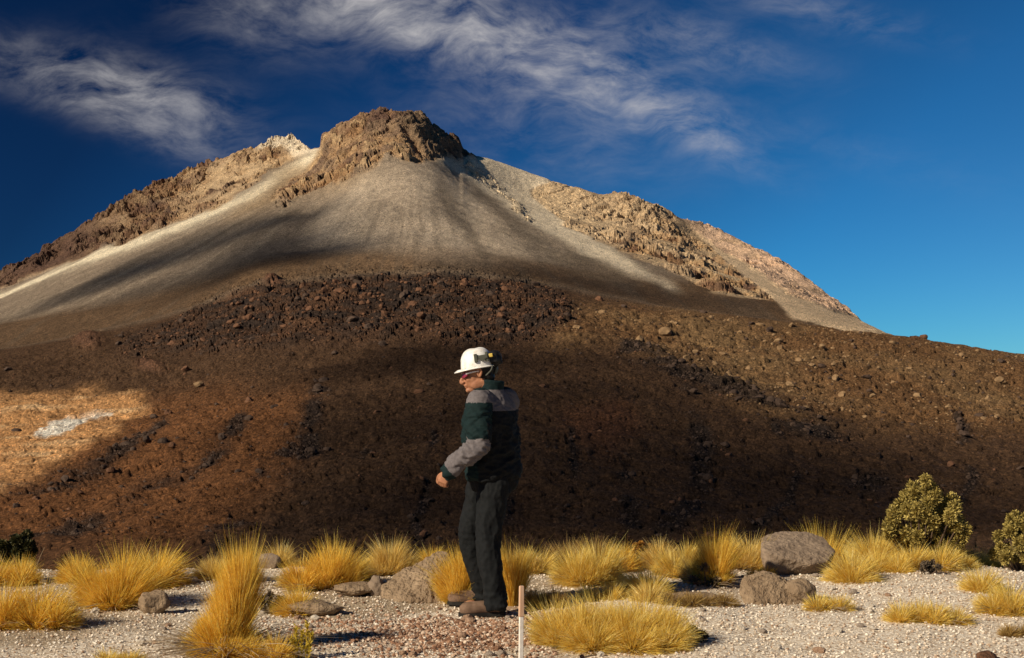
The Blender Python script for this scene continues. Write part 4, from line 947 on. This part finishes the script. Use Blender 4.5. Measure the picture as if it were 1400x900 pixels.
# jacket
cloth_g, t, b = new_mat('dark_green_cloth')
tcx = t.node('ShaderNodeTexCoord').outputs['Object']; n = t.noise(tcx, 60, 4, .6)
t.l.new(t.ramp(n, [(.3, (.003, .0105, .0115)), (.7, (.005, .018, .019))]), b.inputs['Base Color'])
cloth_y, t, b = new_mat('grey_cloth')
tcx = t.node('ShaderNodeTexCoord').outputs['Object']; n = t.noise(tcx, 60, 4, .6)
t.l.new(t.ramp(n, [(.3, (.10, .088, .092)), (.7, (.15, .133, .137))]), b.inputs['Base Color'])
cloth_b, t, b = new_mat('black_cloth_and_back_shade')
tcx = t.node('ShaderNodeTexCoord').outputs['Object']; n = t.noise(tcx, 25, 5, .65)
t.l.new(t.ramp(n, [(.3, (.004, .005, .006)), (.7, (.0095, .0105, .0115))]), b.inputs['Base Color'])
jp = []
jsp = np.array([[.035, 0, .875], [.034, 0, .92], [.026, 0, 1.00], [.016, 0, 1.12], [.012, 0, 1.25], [.016, 0, 1.345], [.02, 0, 1.41], [.02, 0, 1.455]])
jp.append(tube_rings(resample(jsp, 36), resample([.150, .158, .154, .158, .150, .137, .103, .066], 36), resample([.195, .205, .205, .213, .220, .207, .135, .07], 36), up=Lt, n=36))
jp.append(limb([sh_n*.55+np.array([.0, 0, 1.395*.45]), sh_n+np.array([.005, 0, .0]), sh_n*.5+el_n*.5, el_n+np.array([.012, 0, .0]), el_n*.5+wr_n*.5+np.array([.004, 0, -.004]), wr_n+(el_n-wr_n)*-.05],
               [.078, .084, .074, .063, .055, .042], [.075, .078, .070, .060, .052, .042], m=40))
jp.append(limb([sh_f*.55+np.array([.0, 0, 1.395*.45]), sh_f, sh_f*.5+el_f*.5, el_f, el_f*.5+wr_f*.5, wr_f+(el_f-wr_f)*.04], [.078, .085, .074, .066, .058, .044], m=40))
jp.append(limb([[.020, 0, 1.41], [.018, 0, 1.455], [.024, 0, 1.515]], [.088, .079, .082], [.088, .080, .080], m=14, n=24))
me = fuse('jacket', jp, .0065, 5, .5)
v = mverts(me); nv = mnorms(me)
low_f = np.clip((1.40-v[:, 2])/.15, 0, 1)
wr_amt = .014*fbm(v*np.array([7, 7, 16])+4, 3, ridged=True)*low_f + .0035*fbm(v*30, 2)
ar = np.clip(1-np.linalg.norm(v-el_n, axis=1)/.16, 0, 1); wr_amt += ar*.006*np.sin((v@np.array([.6, 0, .8]))*160+3*perlin(v*14))
setverts(me, v+nv*wr_amt[:, None])
c_ = fcent(me); mi = np.zeros(len(c_), int)
def seg_t(c_, a, b_): d = b_-a; return ((c_-a)@d)/(d@d)
fw_ = (c_-np.array([.016, 0, 0]))@Fw; lt_ = (c_-np.array([.016, 0, 0]))@Lt
arm_d = np.minimum.reduce([np.linalg.norm(c_-(sh_n+(el_n-sh_n)*q), axis=1) for q in np.linspace(.12, 1, 12)]+[np.linalg.norm(c_-(el_n+(wr_n-el_n)*q), axis=1) for q in np.linspace(0, 1, 12)])
on_arm = arm_d < .093
on_arm &= (c_[:, 1] < -.12)
arm_f = (c_[:, 1] > .14) & (np.minimum.reduce([np.linalg.norm(c_-(sh_f+(el_f-sh_f)*q), axis=1) for q in np.linspace(.12, 1, 12)]+[np.linalg.norm(c_-(el_f+(wr_f-el_f)*q), axis=1) for q in np.linspace(0, 1, 12)]) < .085)
yoke_z = 1.325 - .06*np.clip(-fw_/.15, -1, .1) + np.where(fw_ > 0, -.05*fw_/.15, 0)
yoke = (c_[:, 2] > yoke_z) & (c_[:, 2] < 1.452) & ~(on_arm & (c_[:, 2] < 1.372))
mi[yoke] = 1
tn = seg_t(c_, el_n, wr_n); tu = seg_t(c_, sh_n, el_n)
fore_n = on_arm & ((tn > .05) | (tu > .92)) & (tn < .90) & (c_[:, 0] < .03)
tf = seg_t(c_, el_f, wr_f); fore_f = arm_f & (tf > 0) & (tf < .9)
mi[fore_n | fore_f] = 1
mi[(mi == 0) & (fw_ < -.03) & ~on_arm & ~arm_f & (c_[:, 2] < 1.40)] = 2  # shaded back of the jacket painted in: green faces switched to the trouser black
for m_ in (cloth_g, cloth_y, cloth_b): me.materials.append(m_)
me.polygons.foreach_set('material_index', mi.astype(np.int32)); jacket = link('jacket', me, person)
# trousers
tp = []
tp.append(tube_rings(resample([[.035, 0, .80], [.036, 0, .86], [.036, 0, .93], [.034, 0, .98]], 14), resample([.130, .148, .146, .135], 14), resample([.150, .178, .180, .170], 14), up=Lt, n=30))
def tleg(h_, k_, a_, s): return limb([h_+np.array([0, 0, .0]), h_*.8+k_*.2, h_*.5+k_*.5, k_+np.array([.0, 0, 0]), k_*.55+a_*.45, a_+np.array([.006, 0, .03]), a_+np.array([.008, 0, -.045])],
                                   [.101, .101, .085, .072, .067, .066, .072], [.095, .094, .082, .071, .067, .066, .072], m=40, n=24)
tp += [tleg(hip_n, kn_n, an_n, 1), tleg(hip_f, kn_f, an_f, 1)]
me = fuse('trousers', tp, .007, 5, .5); v = mverts(me); nv = mnorms(me)
amt = .010*fbm(v*np.array([11, 11, 4.5])+8, 3, ridged=True)*np.clip((.95-v[:, 2])/.1, 0, 1) + .006*np.clip((.2-v[:, 2])/.15, 0, 1)*np.sin(v[:, 2]*110+4*perlin(v*9)) + .0025*fbm(v*26, 2)
kk = np.exp(-((v[:, 2]-.5)/.06)**2)*.0015*np.sin(v[:, 2]*130+5*perlin(v*8)); setverts(me, v+nv*(amt+kk)[:, None]); me.materials.append(cloth_b); link('trousers', me, person)
# boots
leather, t, b = new_mat('tan_leather')
tcx = t.node('ShaderNodeTexCoord').outputs['Object']; n = t.noise(tcx, 25, 5, .65)
t.l.new(t.ramp(n, [(.3, (.10, .06, .038)), (.7, (.22, .14, .095))]), b.inputs['Base Color'])
rubber, t, b = new_mat('dark_rubber'); b.inputs['Base Color'].default_value = (.02, .018, .016, 1)
def boot(a_, base, turn):
    rot = np.array(Matrix.Rotation(turn, 3, 'Z'))
    loc = np.array([a_[0], a_[1], base])
    q = [limb([[.055, 0, .055], [.03, 0, .055], [-.05, 0, .052], [-.13, 0, .048], [-.19, 0, .043], [-.222, 0, .038]], [.030, .045, .047, .047, .044, .022], [.036, .04, .042, .052, .048, .030], m=24, n=20),
         limb([[.012, 0, .05], [.006, 0, .11], [.0, 0, .19]], [.055, .050, .052], [.048, .046, .048], m=12, n=18)]
    me = fuse('boot', q, .006, 4, .5); v = mverts(me)
    v[:, 2] = np.maximum(v[:, 2], .018); v = v@rot.T + loc
    setverts(me, v); me.materials.append(leather); o = link('boot', me, person)
    prof = np.array([(.075, .0), (.068, .030), (.03, .040), (-.05, .038), (-.13, .050), (-.19, .044), (-.225, .022), (-.232, 0)])
    ring = np.concatenate([prof, prof[1:-1][::-1]*np.array([1, -1])]); m_ = len(ring)
    v = np.concatenate([np.c_[ring, np.zeros(m_)], np.c_[ring*1.0, np.full(m_, .024)]]); f = [[i, (i+1) % m_, m_+(i+1) % m_, m_+i] for i in range(m_)]+[list(range(m_))[::-1], list(range(m_, 2*m_))]
    s = bpy.data.meshes.new('sole'); s.from_pydata([tuple(q_) for q_ in (v@rot.T+loc)], [], f); s.materials.append(rubber); link('sole', s, o); return o
boot(an_n, .0, R(8)); boot(an_f, .012, R(-4))
# hair
hairm, t, b = new_mat('black_hair'); b.inputs['Base Color'].default_value = (.012, .010, .009, 1); b.inputs['Roughness'].default_value = .5
hp = [ell(hd(.03, 0, .025), (.088, .080, .085), tilt_h), ell(hd(.052, 0, -.035), (.050, .066, .050), tilt_h)]
me = fuse('hair', hp, .006, 2, .5); v = mverts(me); setverts(me, v+mnorms(me)*(.003*fbm(v*70, 2))[:, None]); me.materials.append(hairm); link('hair', me, person)
# hard hat
hatm, t, b = new_mat('white_plastic'); b.inputs['Base Color'].default_value = (.80, .79, .76, 1); b.inputs['Roughness'].default_value = .32; b.inputs['Specular IOR Level'].default_value = .5
tcx = t.node('ShaderNodeTexCoord').outputs['Object']; n = t.noise(tcx, 35, 6, .7); t.l.new(t.ramp(n, [(.35, (.62, .58, .52)), (.55, (.80, .79, .76))]), b.inputs['Base Color'])
blackp, t, b = new_mat('black_plastic'); b.inputs['Base Color'].default_value = (.012, .012, .013, 1); b.inputs['Roughness'].default_value = .4
greyp, t, b = new_mat('dark_grey_plastic'); b.inputs['Base Color'].default_value = (.075, .078, .062, 1); b.inputs['Roughness'].default_value = .5
yellp, t, b = new_mat('yellow_plastic'); b.inputs['Base Color'].default_value = (.62, .45, .10, 1)
def rotpts(v, c_, e): return v@np.array(e.to_matrix()).T+np.asarray(c_)
HB = np.array([mx_(653), 0, mz_(501)]); et = Euler((0, R(-9), 0))
na, nz = 48, 14; vs = []
aa = np.arange(na)/na*2*np.pi
for q in range(nz):                                      # outer shell from brim to crown, steep front and rounded top
    tq = q/(nz-1); ph = tq*math.pi/2; r_ = math.cos(ph)**.62; z_ = .128*math.sin(ph)**1.05
    rid = 1+.02*np.exp(-(np.sin(aa)/.12)**2)*(tq > .3)
    vs.append(np.c_[np.cos(aa)*.109*r_*rid, np.sin(aa)*.096*r_, z_+.004*np.exp(-(np.sin(aa)/.16)**2)*(.3 < tq < .98)])
shell = np.concatenate(vs); i = np.arange(nz*na).reshape(nz, na)
F_s = [list(q) for q in np.stack([i[:-1], np.roll(i[:-1], -1, 1), np.roll(i[1:], -1, 1), i[1:]], -1).reshape(-1, 4)]
inner = shell*np.array([.955, .955, .97])+np.array([0, 0, -.003]); F_i = [[a+nz*na for a in q][::-1] for q in F_s]
F_e = [[int(i[0, q]), int(i[0, q]+nz*na), int(i[0, (q+1) % na]+nz*na), int(i[0, (q+1) % na])] for q in range(na)]
me = bpy.data.meshes.new('hard_hat'); me.from_pydata([tuple(q) for q in rotpts(np.concatenate([shell, inner]), HB, et)], [], F_s+F_i+F_e); me.materials.append(hatm)
me.polygons.foreach_set('use_smooth', np.ones(len(me.polygons), bool)); hat = link('hard_hat', me, person)
wbr = .016+.034*np.clip(-np.cos(aa), 0, 1)**2.5         # brim: wide visor in front, narrow rim elsewhere
r0 = np.c_[np.cos(aa)*.106, np.sin(aa)*.093, np.full(na, .006)]
rad = np.c_[np.cos(aa), np.sin(aa), 0*aa]
r1 = r0+rad*wbr[:, None]*.5+np.array([0, 0, -.002]); r2 = r0+rad*wbr[:, None]+np.c_[0*aa, 0*aa, -.006-.010*np.clip(-np.cos(aa), 0, 1)**2]
r3 = r2+np.array([0, 0, -.006]); r4 = r1+np.array([0, 0, -.006]); r5 = r0+np.array([0, 0, -.006])
v = np.concatenate([r0, r1, r2, r3, r4, r5]); i = np.arange(6*na).reshape(6, na); nx = np.roll(i, -1, 1)
f = [list(map(int, q)) for k_ in range(6) for q in np.stack([i[(k_+1) % 6], nx[(k_+1) % 6], nx[k_], i[k_]], -1)]
me = bpy.data.meshes.new('brim'); me.from_pydata([tuple(q) for q in rotpts(v, HB, et)], [], f); me.materials.append(hatm); me.polygons.foreach_set('use_smooth', np.ones(len(me.polygons), bool)); link('brim', me, hat)
def hat_part(name, parts, mat, vox=.003):
    me = fuse(name, [(rotpts(np.asarray(v_), HB, et), f_) for v_, f_ in parts], vox, 2, .5); me.materials.append(mat); return link(name, me, hat)
bx = lambda c_, s_: (np.array([[a*s_[0]/2, b_*s_[1]/2, d_*s_[2]/2] for a in (-1, 1) for b_ in (-1, 1) for d_ in (-1, 1)])+np.array(c_), [[0, 1, 3, 2], [4, 6, 7, 5], [0, 4, 5, 1], [2, 3, 7, 6], [0, 2, 6, 4], [1, 5, 7, 3]])
hat_part('lamp_bracket', [bx((.0, -.095, .062), (.022, .022, .056)), bx((.040, -.092, .064), (.075, .016, .026)), bx((.072, -.078, .062), (.018, .03, .062)), bx((.045, -.092, .048), (.03, .014, .018))], greyp)
hat_part('lamp_housing', [ell((.118, -.018, .040), (.048, .050, .058)), bx((.150, -.01, .035), (.03, .07, .07)), bx((.112, -.055, .045), (.05, .03, .055))], blackp, .004)
hat_part('lamp_switch', [bx((.098, -.080, .066), (.026, .018, .024))], yellp)
hat_part('chin_strap', [limb([[.10, -.07, .0], [.085, -.078, -.03], [.045, -.08, -.06]], [.006, .006, .006], [.003, .003, .003], m=12, n=8), limb([[.118, 0, .0], [.12, 0, -.03], [.105, 0, -.055]], [.012]*3, [.03]*3, m=12, n=10)], greyp)
# safety glasses
lens, t, b = new_mat('red_mirror_lens'); b.inputs['Base Color'].default_value = (.22, .02, .05, 1); b.inputs['Roughness'].default_value = .12; b.inputs['Specular IOR Level'].default_value = .8
wf, t, b = new_mat('white_frame'); b.inputs['Base Color'].default_value = (.72, .66, .64, 1); b.inputs['Roughness'].default_value = .35
gp = [limb([hd(-.104, s*.008, .003), hd(-.103, s*.030, .003), hd(-.090, s*.056, .004), hd(-.070, s*.072, .006)], [.004]*4, [.017, .021, .020, .012], up=(0, 0, 1), m=16, n=12) for s in (-1, 1)]
me = fuse('safety_glasses', gp, .0032, 2, .4); me.materials.append(lens); gl = link('safety_glasses', me, person)
gp = [limb([hd(-.080, s*.070, .010), hd(-.03, s*.082, .012), hd(.010, s*.084, .010)], [.004]*3, [.0065, .0055, .004], up=(0, 0, 1), m=14, n=10) for s in (-1, 1)]+[limb([hd(-.105, -.03, .021), hd(-.108, 0, .020), hd(-.105, .03, .021)], [.004]*3, m=8, n=8)]
me = fuse('frame', gp, .0028, 2, .4); me.materials.append(wf); link('frame', me, gl)
